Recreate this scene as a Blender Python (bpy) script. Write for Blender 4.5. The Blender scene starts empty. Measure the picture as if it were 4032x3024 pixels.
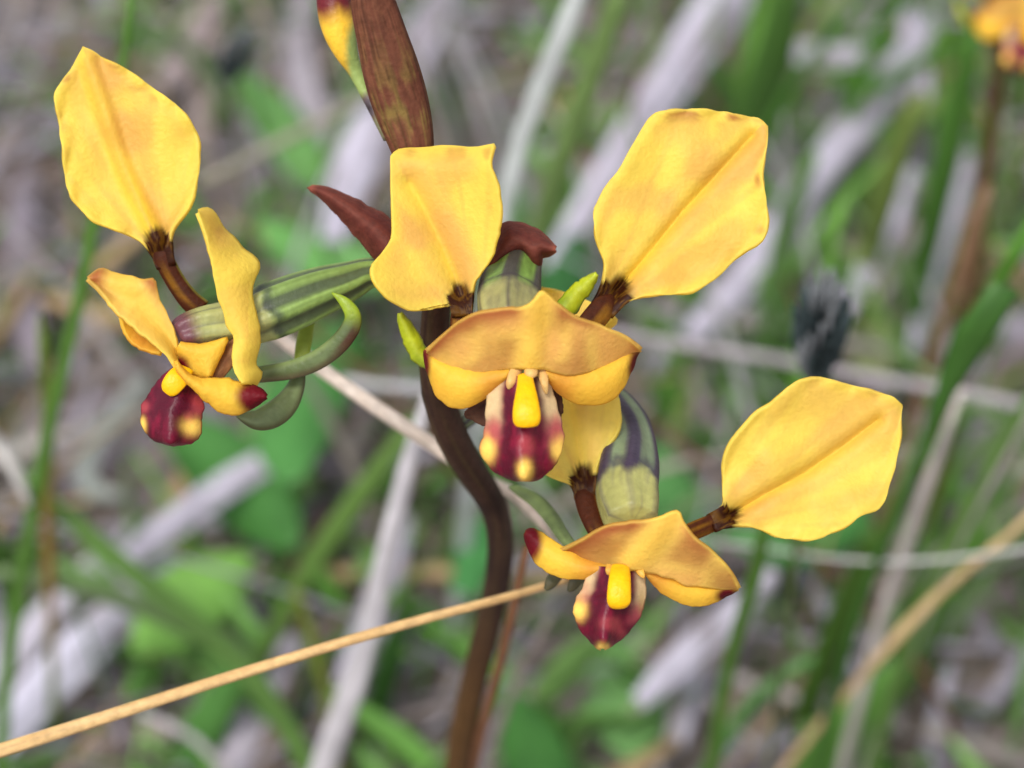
import bpy, math, random
import numpy as np
from mathutils import Vector

rnd = random.Random(11)
nrs = np.random.RandomState(5)
scene = bpy.context.scene
COL = scene.collection

# ------------------------------------------------------------------ camera
W, H = 4032.0, 3024.0
FPX = 6835.0                      # focal length in photo pixels
D0 = 0.150                        # focus distance (m)
PITCH = math.radians(42)
HC = 0.20 + D0 * math.sin(PITCH)  # camera height (m)
CAM = np.array([0.0, 0.0, HC])
FW = np.array([0.0, math.cos(PITCH), -math.sin(PITCH)])
UP = np.array([0.0, math.sin(PITCH), math.cos(PITCH)])
RT = np.array([1.0, 0.0, 0.0])
cd = bpy.data.cameras.new('camera')
cam = bpy.data.objects.new('camera', cd)
COL.objects.link(cam)
cam.location = CAM
cam.rotation_euler = (math.pi / 2 - PITCH, 0, 0)
cd.sensor_width = 36.0
cd.lens = 36.0 * FPX / W
cd.clip_start = 0.002
cd.clip_end = 400
cd.dof.use_dof = True
cd.dof.focus_distance = D0 - 0.0025
cd.dof.aperture_fstop = cd.lens * 1e-3 / 0.0036
cd.dof.aperture_blades = 0
scene.camera = cam

# ------------------------------------------------------------------ light: bright overcast
SUN_EL, SUN_AZ = math.radians(62), math.radians(215)
w = bpy.data.worlds.new('World'); scene.world = w; w.use_nodes = True
nt = w.node_tree; nt.nodes.clear()
out = nt.nodes.new('ShaderNodeOutputWorld')
bg = nt.nodes.new('ShaderNodeBackground'); bg.inputs['Strength'].default_value = 0.13
sky = nt.nodes.new('ShaderNodeTexSky'); sky.sky_type = 'NISHITA'
sky.sun_disc = False; sky.sun_elevation = SUN_EL; sky.sun_rotation = SUN_AZ
sky.air_density = 1.0; sky.dust_density = 3.0; sky.ozone_density = 1.0
hs = nt.nodes.new('ShaderNodeHueSaturation'); hs.inputs['Saturation'].default_value = 0.35
nt.links.new(sky.outputs[0], hs.inputs['Color'])
nt.links.new(hs.outputs[0], bg.inputs['Color'])
nt.links.new(bg.outputs[0], out.inputs['Surface'])
sd = bpy.data.lights.new('sun', 'SUN'); sd.energy = 1.5; sd.angle = math.radians(20)
sd.color = (1.0, 0.965, 0.91)
sun = bpy.data.objects.new('sun', sd); COL.objects.link(sun)
sdir = Vector((math.sin(SUN_AZ) * math.cos(SUN_EL), math.cos(SUN_AZ) * math.cos(SUN_EL), math.sin(SUN_EL)))
sun.rotation_euler = sdir.to_track_quat('Z', 'Y').to_euler()
sun.location = (0, 0, 3)
scene.view_settings.view_transform = 'Standard'
scene.view_settings.look = 'None'
scene.view_settings.gamma = 1.0
scene.view_settings.use_curve_mapping = False
scene.view_settings.exposure = 0.68

# ------------------------------------------------------------------ helpers
def lin(r, g, b):
    f = lambda c: (c / 255 / 12.92) if c / 255 <= 0.04045 else ((c / 255 + 0.055) / 1.055) ** 2.4
    return np.array([f(r), f(g), f(b)])

def P(sx, sy, d):                 # photo pixel + distance along the view axis (m) -> point
    return CAM + FW * d + RT * ((sx - W / 2) / FPX * d) - UP * ((sy - H / 2) / FPX * d)

def PM(sx, sy, mm):
    return P(sx, sy, D0 + mm / 1000.0)

def zoom(ox, oy, s):
    return lambda pts: [(ox + p[0] / s, oy + p[1] / s) + tuple(p[2:]) for p in pts]
Z1 = zoom(100, 700, 2212 / 1500); Z2 = zoom(1200, 400, 2212 / 1900); Z3 = zoom(1600, 1050, 1.843)
Z4 = zoom(1950, 1400, 2212 / 1700); Z5 = zoom(100, 100, 1475 / 800); Z6 = zoom(1100, 0, 2212 / 900)
ZF = zoom(0, 0, 2212 / 4032)
MMPX = D0 / FPX * 1000            # mm per photo pixel at the focus distance

def ground_depth(sy, h=0.0):
    return (HC - h) / (math.sin(PITCH) + (sy - H / 2) / FPX * math.cos(PITCH))

def mat(name, trans=0.3, rough=0.5, bump=0.0, bscale=2000, nvar=0.12, nscale=900, spec=0.3, stretch=None, coat=0.0):
    m = bpy.data.materials.new(name); m.use_nodes = True
    n = m.node_tree; n.nodes.clear(); L = n.links.new
    o = n.nodes.new('ShaderNodeOutputMaterial')
    at = n.nodes.new('ShaderNodeAttribute'); at.attribute_name = 'Col'
    tc = n.nodes.new('ShaderNodeTexCoord')
    nz = n.nodes.new('ShaderNodeTexNoise'); nz.inputs['Scale'].default_value = nscale; nz.inputs['Detail'].default_value = 5
    L(tc.outputs['Object'], nz.inputs['Vector'])
    mr = n.nodes.new('ShaderNodeMapRange'); mr.inputs['From Min'].default_value = 0.25; mr.inputs['From Max'].default_value = 0.75
    mr.inputs['To Min'].default_value = 1 - nvar; mr.inputs['To Max'].default_value = 1 + nvar
    L(nz.outputs['Fac'], mr.inputs['Value'])
    mx = n.nodes.new('ShaderNodeVectorMath'); mx.operation = 'SCALE'
    L(at.outputs['Color'], mx.inputs[0]); L(mr.outputs[0], mx.inputs['Scale'])
    pb = n.nodes.new('ShaderNodeBsdfPrincipled')
    pb.inputs['Roughness'].default_value = rough
    pb.inputs['Specular IOR Level'].default_value = spec
    pb.inputs['Coat Weight'].default_value = coat
    pb.inputs['Coat Roughness'].default_value = 0.35
    L(mx.outputs[0], pb.inputs['Base Color'])
    if bump > 0:
        nb = n.nodes.new('ShaderNodeTexNoise'); nb.inputs['Scale'].default_value = bscale; nb.inputs['Detail'].default_value = 3
        L(tc.outputs['Object'], nb.inputs['Vector'])
        bp = n.nodes.new('ShaderNodeBump'); bp.inputs['Strength'].default_value = bump; bp.inputs['Distance'].default_value = 0.0002
        L(nb.outputs['Fac'], bp.inputs['Height']); L(bp.outputs[0], pb.inputs['Normal'])
    if trans > 0:
        tr = n.nodes.new('ShaderNodeBsdfTranslucent'); L(mx.outputs[0], tr.inputs['Color'])
        ms = n.nodes.new('ShaderNodeMixShader'); ms.inputs[0].default_value = trans
        L(pb.outputs[0], ms.inputs[1]); L(tr.outputs[0], ms.inputs[2]); L(ms.outputs[0], o.inputs['Surface'])
    else:
        L(pb.outputs[0], o.inputs['Surface'])
    return m

M_PETAL = mat('petal_tissue', 0.45, 0.5, 0.5, 2600, 0.05, 1500, 0.25)
M_LIP = mat('lip_tissue', 0.10, 0.42, 0.4, 2500, 0.10, 1500, 0.28)
M_GREEN = mat('fleshy_green', 0.10, 0.38, 0.35, 2200, 0.16, 1200, 0.32)
M_STEM = mat('stem_skin', 0.0, 0.6, 0.45, 2500, 0.24, 1400, 0.12)
M_STRAW = mat('dry_straw', 0.05, 0.6, 0.5, 1800, 0.22, 900, 0.25)
M_GRASS = mat('grass_blade', 0.35, 0.45, 0.2, 900, 0.15, 260, 0.35)
M_DEAD = mat('dead_leaf', 0.12, 0.7, 0.5, 700, 0.25, 180, 0.2)
M_SEED = mat('dark_seed_scale', 0.05, 0.7, 0.4, 900, 0.2, 500, 0.2)

def vnoise(x, y, seed=0):         # smooth value noise, arrays in -> 0..1
    tab = np.random.RandomState(seed).rand(64, 64)
    xi = np.floor(x).astype(int); yi = np.floor(y).astype(int)
    fx = x - xi; fy = y - yi
    fx = fx * fx * (3 - 2 * fx); fy = fy * fy * (3 - 2 * fy)
    g = lambda a, b: tab[a % 64, b % 64]
    return (g(xi, yi) * (1 - fx) + g(xi + 1, yi) * fx) * (1 - fy) + (g(xi, yi + 1) * (1 - fx) + g(xi + 1, yi + 1) * fx) * fy

def sstep(a, b, x):
    t = np.clip((x - a) / (b - a), 0, 1)
    return t * t * (3 - 2 * t)

def mixc(c0, c1, f):
    f = np.asarray(f)[..., None]
    return c0 * (1 - f) + c1 * f

def resample(pts, n, smooth=1, pw=1.0):
    p = np.array(pts, float)
    for _ in range(smooth):
        if len(p) < 3: break
        q = [p[0]]
        for i in range(len(p) - 1):
            q.append(p[i] * 0.75 + p[i + 1] * 0.25); q.append(p[i] * 0.25 + p[i + 1] * 0.75)
        q.append(p[-1]); p = np.array(q)
    s = np.concatenate([[0], np.cumsum(np.linalg.norm(np.diff(p[:, :2], axis=0), axis=1) if p.shape[1] == 2 else np.linalg.norm(np.diff(p, axis=0), axis=1))])
    t = np.linspace(0, 1, n) ** pw * s[-1]
    return np.stack([np.interp(t, s, p[:, k]) for k in range(p.shape[1])], 1)

def polydist(XY, pl):
    a = pl[:-1]; b = pl[1:]
    ab = b - a
    best = None; sg = None
    for i in range(len(a)):
        ap = XY - a[i]
        t = np.clip((ap @ ab[i]) / (ab[i] @ ab[i] + 1e-9), 0, 1)
        dv = ap - t[..., None] * ab[i]
        d = np.sqrt((dv ** 2).sum(-1))
        cr = ab[i][0] * ap[..., 1] - ab[i][1] * ap[..., 0]
        if best is None: best = d; sg = np.sign(cr)
        else:
            m = d < best; best = np.where(m, d, best); sg = np.where(m, np.sign(cr), sg)
    return best, sg

def link_mesh(name, verts, faces, cols, material, parent=None, origin=None, smooth=True):
    v = np.asarray(verts, float)
    if origin is not None: v = v - np.asarray(origin)
    me = bpy.data.meshes.new(name)
    me.from_pydata([tuple(a) for a in v], [], [tuple(f) for f in faces])
    if cols is not None:
        ca = me.color_attributes.new('Col', 'FLOAT_COLOR', 'POINT')
        c4 = np.ones((len(v), 4)); c4[:, :3] = np.clip(cols, 0, 1)
        ca.data.foreach_set('color', c4.ravel())
    if smooth: me.polygons.foreach_set('use_smooth', [True] * len(me.polygons))
    me.materials.append(material)
    o = bpy.data.objects.new(name, me); COL.objects.link(o)
    if parent is not None: o.parent = parent
    return o

def grid_solid(G, C, thick):      # G (r,c,3) surface -> closed thin solid
    r, c, _ = G.shape
    du = np.gradient(G, axis=1); dv = np.gradient(G, axis=0)
    N = np.cross(du, dv); ln = np.linalg.norm(N, axis=-1, keepdims=True)
    N = np.where(ln > 1e-14, N / np.maximum(ln, 1e-14), FW)
    A = G + N * thick / 2; B = G - N * thick / 2
    idx = np.arange(r * c).reshape(r, c); off = r * c
    F = []
    for i in range(r - 1):
        for j in range(c - 1):
            a, b, d, e = idx[i, j], idx[i, j + 1], idx[i + 1, j + 1], idx[i + 1, j]
            F.append((a, b, d, e)); F.append((off + e, off + d, off + b, off + a))
    ring = [idx[0, j] for j in range(c)] + [idx[i, c - 1] for i in range(1, r)] + [idx[r - 1, j] for j in range(c - 2, -1, -1)] + [idx[i, 0] for i in range(r - 2, 0, -1)]
    for k in range(len(ring)):
        a, b = ring[k], ring[(k + 1) % len(ring)]
        F.append((b, a, off + a, off + b))
    V = np.concatenate([A.reshape(-1, 3), B.reshape(-1, 3)])
    CC = np.concatenate([C.reshape(-1, 3)] * 2)
    return V, F, CC

def sheet(name, left, right, depth, color, parent, origin, rows=34, cols=26, thick=0.00035, rib=None, material=None, smooth=1, neck=None, ragged=1.6):
    nb = None
    if neck:
        l0 = np.array(left[0][:2]); r0 = np.array(right[0][:2]); m0 = (l0 + r0) / 2
        e0 = np.array(neck[:2]) - m0; nb = -e0 / np.linalg.norm(e0); pp = np.array([-nb[1], nb[0]])
        if (l0 - r0) @ pp < 0: pp = -pp
        k1 = m0 + e0 * .45
        left = [tuple(np.array(neck[:2]) + pp * neck[2]), tuple(k1 + pp * neck[2] * 1.12)] + list(left)
        right = [tuple(np.array(neck[:2]) - pp * neck[2]), tuple(k1 - pp * neck[2] * 1.12)] + list(right)
    Lc = resample(left, rows, smooth); Rc = resample(right, rows, smooth)
    sd_ = (len(name) * 13 + int(abs(left[-1][0]) * 7 + abs(left[-1][1]) * 3)) % 500
    for Q, so in ((Lc, 0), (Rc, 1)):
        tq = np.linspace(0, 1, rows); win = np.sin(np.pi * np.clip(tq, 0, 1)) ** .5
        for ax in (0, 1):
            Q[:, ax] += ragged * win * 2.4 * ((vnoise(tq * 14 + ax * 9, tq * 0 + so * 5, sd_) - .5) + .6 * (vnoise(tq * 31 + ax * 5, tq * 0 + so * 7, sd_ + 1) - .5)) * 2
    gap = np.linalg.norm(Lc[-1] - Rc[-1])
    if gap < 2: Rc[-1] = Lc[-1] + (Rc[-2] - Lc[-2]) * 0.02
    u = np.linspace(0, 1, cols)
    XY = Lc[:, None, :] * (1 - u)[None, :, None] + Rc[:, None, :] * u[None, :, None]
    U = np.broadcast_to(u * 2 - 1, XY.shape[:2]); V = np.broadcast_to(np.linspace(0, 1, rows)[:, None], XY.shape[:2])
    outl = np.concatenate([Lc, Rc[::-1]])
    E, _ = polydist(XY, outl); E = E * MMPX
    if rib is not None:
        R, S = polydist(XY, np.array(rib, float)); R = R * S * MMPX
    else: R = U * 5
    if nb is not None:
        hw_ = np.linalg.norm(l0 - r0) * .5
        Dn, _ = polydist(XY, np.array([m0, m0 + e0])); al = (XY - m0) @ nb
        B = (Dn - hw_ * .40) * MMPX
        B = np.where((al < 0) & (Dn < max(neck[2] * 1.35, hw_ * .7)), np.minimum(B, al * MMPX), B)
    else:
        B, _ = polydist(XY, np.array([Lc[0], Rc[0]])); B = B * MMPX
    dd = depth(U, V, E, R, XY)
    col = color(U, V, E, R, B, XY)
    d = D0 + dd / 1000.0
    G = CAM + FW * d[..., None] + RT * ((XY[..., :1] - W / 2) / FPX * d[..., None]) - UP * ((XY[..., 1:] - H / 2) / FPX * d[..., None])
    V3, F, CC = grid_solid(G, col, thick)
    return link_mesh(name, V3, F, CC, material or M_PETAL, parent, origin)

def tube_world(pts, radii, n=14, flat=1.0, ridge=(0, 0.0), rows=None, color=None, view=FW, cap=True, phase=0.0):
    p = np.array(pts, float); rd = np.array(radii, float)
    rows = rows or max(len(p) * 5, 12)
    q = resample(np.concatenate([p, rd[:, None]], 1), rows, 2) if True else None
    P3 = q[:, :3]; R = q[:, 3]
    T = np.gradient(P3, axis=0); T /= np.linalg.norm(T, axis=1, keepdims=True) + 1e-12
    S = np.cross(T, view); S /= np.linalg.norm(S, axis=1, keepdims=True) + 1e-12
    N = np.cross(S, T)
    th = np.linspace(0, 2 * math.pi, n, endpoint=False)
    rr = R[:, None] * (1 + ridge[1] * np.cos(ridge[0] * th + phase)[None, :])
    G = P3[:, None, :] + S[:, None, :] * (np.cos(th)[None, :, None] * rr[..., None]) + N[:, None, :] * (np.sin(th)[None, :, None] * rr[..., None] * flat)
    s = np.broadcast_to(np.linspace(0, 1, rows)[:, None], (rows, n)); TH = np.broadcast_to(th, (rows, n))
    C = color(s, TH) if callable(color) else np.broadcast_to(color, (rows, n, 3))
    V = list(G.reshape(-1, 3)); CC = list(np.array(C).reshape(-1, 3)); F = []
    for i in range(rows - 1):
        for j in range(n):
            a = i * n + j; b = i * n + (j + 1) % n
            F.append((a, b, b + n, a + n))
    if cap:
        V.append(P3[0]); CC.append(np.array(C)[0, 0]); V.append(P3[-1]); CC.append(np.array(C)[-1, 0])
        c0 = rows * n; c1 = c0 + 1
        for j in range(n):
            F.append((c0, (j + 1) % n, j)); F.append((c1, (rows - 1) * n + j, (rows - 1) * n + (j + 1) % n))
    return np.array(V), F, np.array(CC)

def tube(name, pxpts, rpx, parent, origin, material, color, **kw):   # (sx, sy, mm) points, radii in photo px
    pts = [PM(*p) for p in pxpts]
    rad = [r / FPX * (D0 + p[2] / 1000) for r, p in zip(rpx, pxpts)]
    V, F, CC = tube_world(pts, rad, color=color, **kw)
    return link_mesh(name, V, F, CC, material, parent, origin)

def tag(o, label=None, cat=None, group=None, kind=None):
    if label: o['label'] = label
    if cat: o['category'] = cat
    if group: o['group'] = group
    if kind: o['kind'] = kind
    return o

def empty(name, loc):
    o = bpy.data.objects.new(name, None); COL.objects.link(o)
    o.location = loc; o.empty_display_size = 0.01
    return o

def copy_tree(o, parent=None):
    c = o.copy(); COL.objects.link(c); c.parent = parent
    for ch in list(o.children): copy_tree(ch, c)
    return c

# ------------------------------------------------------------------ ground
def build_ground():
    xs = np.concatenate([[-60, -20, -6, -2], np.linspace(-0.9, 0.9, 91), [2, 6, 20, 60]])
    ys = np.concatenate([[-60, -20, -6, -2, -0.8], np.linspace(-0.3, 1.5, 91), [3, 8, 25, 90]])
    X, Y = np.meshgrid(xs, ys)
    z = (vnoise(X * 14 + 200, Y * 14 + 200, 3) - 0.5) * 0.012 + (vnoise(X * 45 + 300, Y * 45 + 90, 4) - 0.5) * 0.006 - 0.006
    z = np.where((abs(X) < 1) & (Y > -0.4) & (Y < 1.6), z, -0.006)
    n1 = vnoise(X * 25 + 50, Y * 25 + 50, 8)
    C = mixc(lin(120, 108, 100), lin(164, 154, 148), n1)
    r, c = X.shape
    V = np.stack([X, Y, z], -1).reshape(-1, 3)
    F = [(i * c + j, i * c + j + 1, (i + 1) * c + j + 1, (i + 1) * c + j) for i in range(r - 1) for j in range(c - 1)]
    g = link_mesh('ground', V, F, C.reshape(-1, 3), mat('forest_soil', 0, 0.9, 0.8, 400, 0.45, 160, 0.1))
    tag(g, 'brown grey soil under the leaf litter', kind='structure')
build_ground()

# ------------------------------------------------------------------ colours of the flower
Y_HI = lin(248, 226, 100); Y_MID = lin(246, 218, 92); Y_OR = lin(236, 190, 96); Y_PALE = lin(246, 224, 126)
BROWN = lin(62, 26, 8); OLIVE = lin(132, 88, 18); RED = lin(136, 10, 48); DKRED = lin(80, 3, 30); RUST = lin(184, 104, 60)

def ear_color(seed, fl=1.0, ribw=0.5, pale=0.0, tip=0.5, base=1.0):
    def f(U, V, E, R, B, XY):
        x = XY[..., 0] * MMPX; y = XY[..., 1] * MMPX
        ang = np.arctan2(R, np.maximum(B, -2.0) + 3.0)
        st = vnoise(ang * 9 + 30, B * 0.10 + 5, seed)                     # soft streaks fanning from the base
        st2 = vnoise(ang * 26 + 70, B * 0.12 + 9, seed + 1)
        bl = vnoise(x * 0.35 + 40, y * 0.35 + 40, seed + 2)
        c = mixc(Y_HI, Y_MID, np.clip(st * 1.2, 0, 1))
        flush = sstep(0.42, 0.78, bl * 0.62 + st * 0.45) * sstep(0.15, 1.2, E) * fl
        side = sstep(0.1, 0.8, np.where(R > 0, R, -R * 0.3)) * (1 - sstep(0.9, 3.2, abs(R))) * (0.35 + 1.1 * vnoise(B * 0.35 + 3, R * 0.3 + 9, seed + 6))  # darker wash beside the rib
        c = mixc(c, Y_OR, np.clip(flush * 0.62 + side * 0.85 * fl, 0, 1.0))
        c = mixc(c, lin(250, 208, 46), np.exp(-(R / ribw) ** 2) * 0.75 * (1 - 0.75 * V))
        c = mixc(c, Y_OR * 0.9, sstep(0.5, 0.9, st2) * 0.30)
        sp = vnoise(x * 0.9 + 11, y * 0.9 + 3, seed + 3)
        c = mixc(c, RUST, sstep(0.55, 0.85, sp) * np.exp(-(E / 1.1) ** 2) * sstep(0.35, 0.8, V) * tip)
        c = mixc(c, Y_HI, np.exp(-(E / 0.18) ** 2) * 0.7)
        c = mixc(c, Y_PALE, pale * np.ones_like(U))
        fr = 0.28 + 0.9 * vnoise(ang * 26 + 10, B * 0.2, seed + 4)
        c = mixc(c, mixc(BROWN, OLIVE * 0.8, sstep(.45, .8, vnoise(ang * 30 + 4, B * .3 + 20, seed + 7)) * .8), (1 - sstep(0.0, 1.0, B / fr)) ** 1.2 * base)
        return c
    return f

def claw_color(seed, edge=OLIVE):
    def f(s, th):
        st = vnoise(th * 2.2 + 9, s * 2 + 3, seed)
        c = mixc(BROWN, OLIVE * 0.75, sstep(0.4, 0.75, st) * sstep(0.15, 0.5, s) * 0.9)
        c = mixc(c, edge, sstep(0.8, 0.98, np.cos(th)) * 0.6)
        return mixc(c, BROWN * 0.9, (1 - sstep(0.05, 0.3, s)) * 0.7)
    return f

def hood_color(seed, topline):
    tl = np.array(topline, float)
    def f(U, V, E, R, B, XY):
        x = XY[..., 0] * MMPX; y = XY[..., 1] * MMPX
        T, _ = polydist(XY, tl); T = T * MMPX
        bl = vnoise(x * 0.4 + 10, y * 0.4 + 20, seed)
        st = vnoise(R * 0.8 + 40, V * 2 + 4, seed + 1)
        c = mixc(lin(252, 220, 112), lin(246, 198, 112), sstep(0.3, 0.75, bl * 0.6 + st * 0.4))
        c = mixc(c, lin(252, 218, 96), np.exp(-(R / 1.1) ** 2) * 0.8)
        n = vnoise(x * 0.45 + 3, y * 0.45 + 8, seed + 2)
        c = mixc(c, lin(182, 90, 58), sstep(0.22, 0.55, n) * np.exp(-(T / 1.2) ** 2) * sstep(1.0, 2.2, abs(R)) * 0.9)
        c = mixc(c, lin(190, 118, 66), sstep(0.42, 0.75, 1 - bl) * sstep(0.8, 2.4, abs(R)) * 0.6)
        return mixc(c, Y_HI, np.exp(-(E / 0.13) ** 2) * 0.45)
    return f

def lobe_color(seed, tip, tipr, orange=None):
    tip = np.array(tip, float)
    def f(U, V, E, R, B, XY):
        x = XY[..., 0] * MMPX; y = XY[..., 1] * MMPX
        bl = vnoise(x * 0.5 + 10, y * 0.5 + 20, seed)
        c = mixc(lin(250, 214, 76), lin(246, 200, 72), bl)
        if orange is not None:
            o = np.exp(-(((XY - np.array(orange[:2])) ** 2).sum(-1)) / orange[2] ** 2)
            c = mixc(c, lin(228, 160, 62), o * 0.8)
        d = np.sqrt((((XY - tip) / np.array(tipr)) ** 2).sum(-1)) + (bl - 0.5) * 0.4
        return mixc(c, mixc(lin(132, 22, 34), lin(96, 10, 26), bl), 1 - sstep(0.6, 1.3, d))
    return f

def lip_color(blobs, callus_x, top_y, bot_y, pale_w, half):
    # blobs: (x, y, rx, ry, colour, amount) in photo px; the lip fades from cream flanks to deep red
    def f(U, V, E, R, B, XY):
        nz = 0.6 * vnoise(XY[..., 0] * 0.03 + 3, XY[..., 1] * 0.012 + 3, 7) + 0.4 * vnoise(XY[..., 0] * 0.09 + 3, XY[..., 1] * 0.04 + 3, 8)
        c = np.broadcast_to(DKRED, XY.shape[:2] + (3,)).copy()
        c = mixc(c, RED * 1.1, sstep(0.3, 0.8, nz) * 0.5)
        fl = sstep(pale_w - 0.16, pale_w + 0.16, abs(U) + (nz - 0.5) * 0.1)
        up = 1 - sstep(0.26, 0.52, V)
        cream = lin(206, 178, 132)
        c = mixc(c, cream, fl * up)
        c = mixc(c, lin(176, 78, 84), fl * sstep(0.28, 0.45, V) * (1 - sstep(0.48, 0.66, V)) * 0.7)
        for (bx, by, rx, ry, bc, am) in blobs:
            d = ((XY[..., 0] - bx) / rx) ** 2 + ((XY[..., 1] - by) / ry) ** 2
            c = mixc(c, bc, np.exp(-(d * (0.65 + 0.7 * nz)) ** 1.4) * am)
        return c
    return f
PINK = lin(178, 70, 74); LIPY = lin(250, 205, 92)

def green_color(seed, base, dark, stripes=5, amt=0.8, phase=0.0, end=None, tipc=None):
    def f(s, th):
        n = vnoise(s * 3 + 4, th * 1.5 + 8, seed)
        c = mixc(base, base * 0.72, n)
        st = sstep(0.25, 0.7, np.cos(stripes * th + phase) * 0.5 + 0.5 + (n - 0.5) * 0.35)
        c = mixc(c, dark, (1 - st) * amt)
        c = mixc(c, c * 0.62, sstep(0.5, 0.9, vnoise(th * 11 + 2, s * 4 + 7, seed + 9)) * 0.55)
        c = mixc(c, c * 1.25, sstep(0.55, 0.9, vnoise(th * 9 + 5, s * 3 + 1, seed + 11)) * 0.5)
        if end is not None:
            n4 = vnoise(s * 60 + 4, th * 5 + 8, seed + 5)
            e = end[0] * (0.8 + 0.4 * n)[..., None]
            e = mixc(e, dark * 1.5, sstep(0.5, 0.95, vnoise(s * 9 + 4, th * 9 + 8, seed + 6)) * 0.35)
            e = mixc(e, dark * 1.1, sstep(-0.9, -1.0, np.cos(stripes * th + phase)) * 0.7)
            sw = s + (n4 - 0.5) * 0.02 + 0.012 * np.cos(stripes * th + phase)
            c = mixc(c, dark * 0.9, np.exp(-((sw - end[1]) / 0.022) ** 2) * 0.75)
            c = mixc(c, e, sstep(end[1], end[2], sw))
        if tipc is not None:
            c = mixc(c, tipc[0], sstep(tipc[1], tipc[2], s))
        return c
    return f

# ------------------------------------------------------------------ the orchid
def ext_to_ground(p, lean=(0.0, 0.0)):
    q = np.array(p, float); h = q[2]
    return np.array([q[0] + lean[0] * h, q[1] + lean[1] * h, 0.0])

stem_px = ZF([(893, 330, -1), (912, 430, 0.5), (935, 540, 2), (945, 660, 4.0), (934, 780, 6), (950, 880, 9), (990, 975, 13), (1040, 1048, 18), (1076, 1108, 23), (1084, 1200, 31), (1060, 1330, 42), (1020, 1480, 54), (984, 1659, 68)])
stem_pts = [PM(*p) for p in stem_px]
foot = ext_to_ground(stem_pts[-1], (-0.05, 0.10))
ORG = foot.copy()
orchid = empty('donkey_orchid', ORG)
tag(orchid, 'sharp yellow and maroon donkey orchid with three open flowers and a bud', 'orchid')
srad = [30, 31, 33, 36, 37, 40, 40, 36, 33, 32, 32, 32, 32]
pts = stem_pts + [0.5 * (stem_pts[-1] + foot), foot + np.array([0, 0, -0.003])]
rad = [r * 1.0 * 1.8228 / FPX * 0.5 * 2 * (D0 + p[2] / 1000) * 0.98 for r, p in zip(srad, stem_px)]
rad = [a * 0.62 if i < 3 else a for i, a in enumerate(rad)]
rad += [rad[-1], rad[-1] * 1.05]
def stem_col(s, th):
    n = vnoise(s * 30 + 4, th * 3 + 8, 3)
    c = mixc(lin(40, 27, 22), lin(72, 50, 40), n)
    c = mixc(c, lin(84, 70, 44), sstep(0.5, 0.85, vnoise(s * 14 + 2, th * 4 + 1, 5)) * 0.45)
    c = mixc(c, lin(58, 34, 44), sstep(0.55, 0.9, vnoise(s * 8 + 9, th * 2 + 6, 6)) * 0.4)
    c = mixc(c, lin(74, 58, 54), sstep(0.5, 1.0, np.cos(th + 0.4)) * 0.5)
    c = mixc(c, lin(92, 66, 34), sstep(0.24, 0.40, s) * (0.5 + 0.4 * n))
    for nd in (0.105, 0.175, 0.235): c = mixc(c, lin(34, 22, 20), np.exp(-((s - nd) / 0.006) ** 2) * .7)
    return c
V, F, CC = tube_world(pts, [r * 0.88 for r in rad], n=28, rows=80, color=stem_col, ridge=(6, 0.03))
link_mesh('stem', V, F, CC, M_STEM, orchid, ORG)

def brown_bract(s, th):
    n = vnoise(th * 7 + 8, s * 5 + 4, 31); n2 = vnoise(th * 3 + 2, s * 14, 32); n3 = vnoise(th * 16 + 3, s * 9, 33)
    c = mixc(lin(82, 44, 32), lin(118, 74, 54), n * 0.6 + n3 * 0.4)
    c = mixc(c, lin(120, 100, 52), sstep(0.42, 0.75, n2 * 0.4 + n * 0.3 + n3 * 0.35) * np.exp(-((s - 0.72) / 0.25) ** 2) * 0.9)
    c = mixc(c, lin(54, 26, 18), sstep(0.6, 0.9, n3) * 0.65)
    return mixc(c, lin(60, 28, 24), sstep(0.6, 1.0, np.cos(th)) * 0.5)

# tall closed sheath above the flowers, and the bud behind it
sh = Z6([(880, -500, -6), (880, -260, -6), (895, 0, -5), (985, 330, -4), (1075, 660, -3), (1170, 990, -2), (1250, 1260, -1.5), (1300, 1480, -1), (1330, 1640, -0.5)])
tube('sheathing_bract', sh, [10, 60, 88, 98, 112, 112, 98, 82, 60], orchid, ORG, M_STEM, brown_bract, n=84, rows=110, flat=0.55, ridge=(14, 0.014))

def bud_col(s, th):
    n = vnoise(s * 6 + 4, th * 2 + 8, 41)
    c = np.broadcast_to(lin(104, 26, 34), s.shape + (3,)).copy()
    ph = np.cos(th - 0.25 + (n - 0.5) * 0.3)                                   # +1 on the outer side
    yel = sstep(0.30, 0.42, s + (n - 0.5) * 0.05) * (1 - sstep(0.55, 0.72, s)) 
    c = mixc(c, lin(246, 196, 60), yel * sstep(-0.35, -0.15, np.sin(th) * -1 + 0.2))
    c = mixc(c, lin(150, 170, 96), sstep(0.46, 0.56, s + 0.12 * ph) * (1 - sstep(0.74, 0.8, s)))
    c = mixc(c, lin(92, 80, 86), sstep(0.74, 0.80, s) * (1 - sstep(0.86, 0.9, s)))
    c = mixc(c, lin(44, 34, 36), np.exp(-((s - 0.83) / 0.025) ** 2) * 0.8)
    return mixc(c, lin(116, 112, 84), sstep(0.86, 0.9, s))
bud = tube('bud', Z6([(505, -560, 1), (505, -300, 1), (520, -40, 1), (545, 160, 1), (590, 340, 1.2), (650, 520, 1.5), (715, 650, 2), (800, 830, 2.2), (900, 1030, 2), (1050, 1340, 1.5)]),
     [12, 50, 68, 70, 64, 46, 30, 24, 22, 20], orchid, ORG, M_LIP, bud_col, n=20, rows=60)

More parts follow.
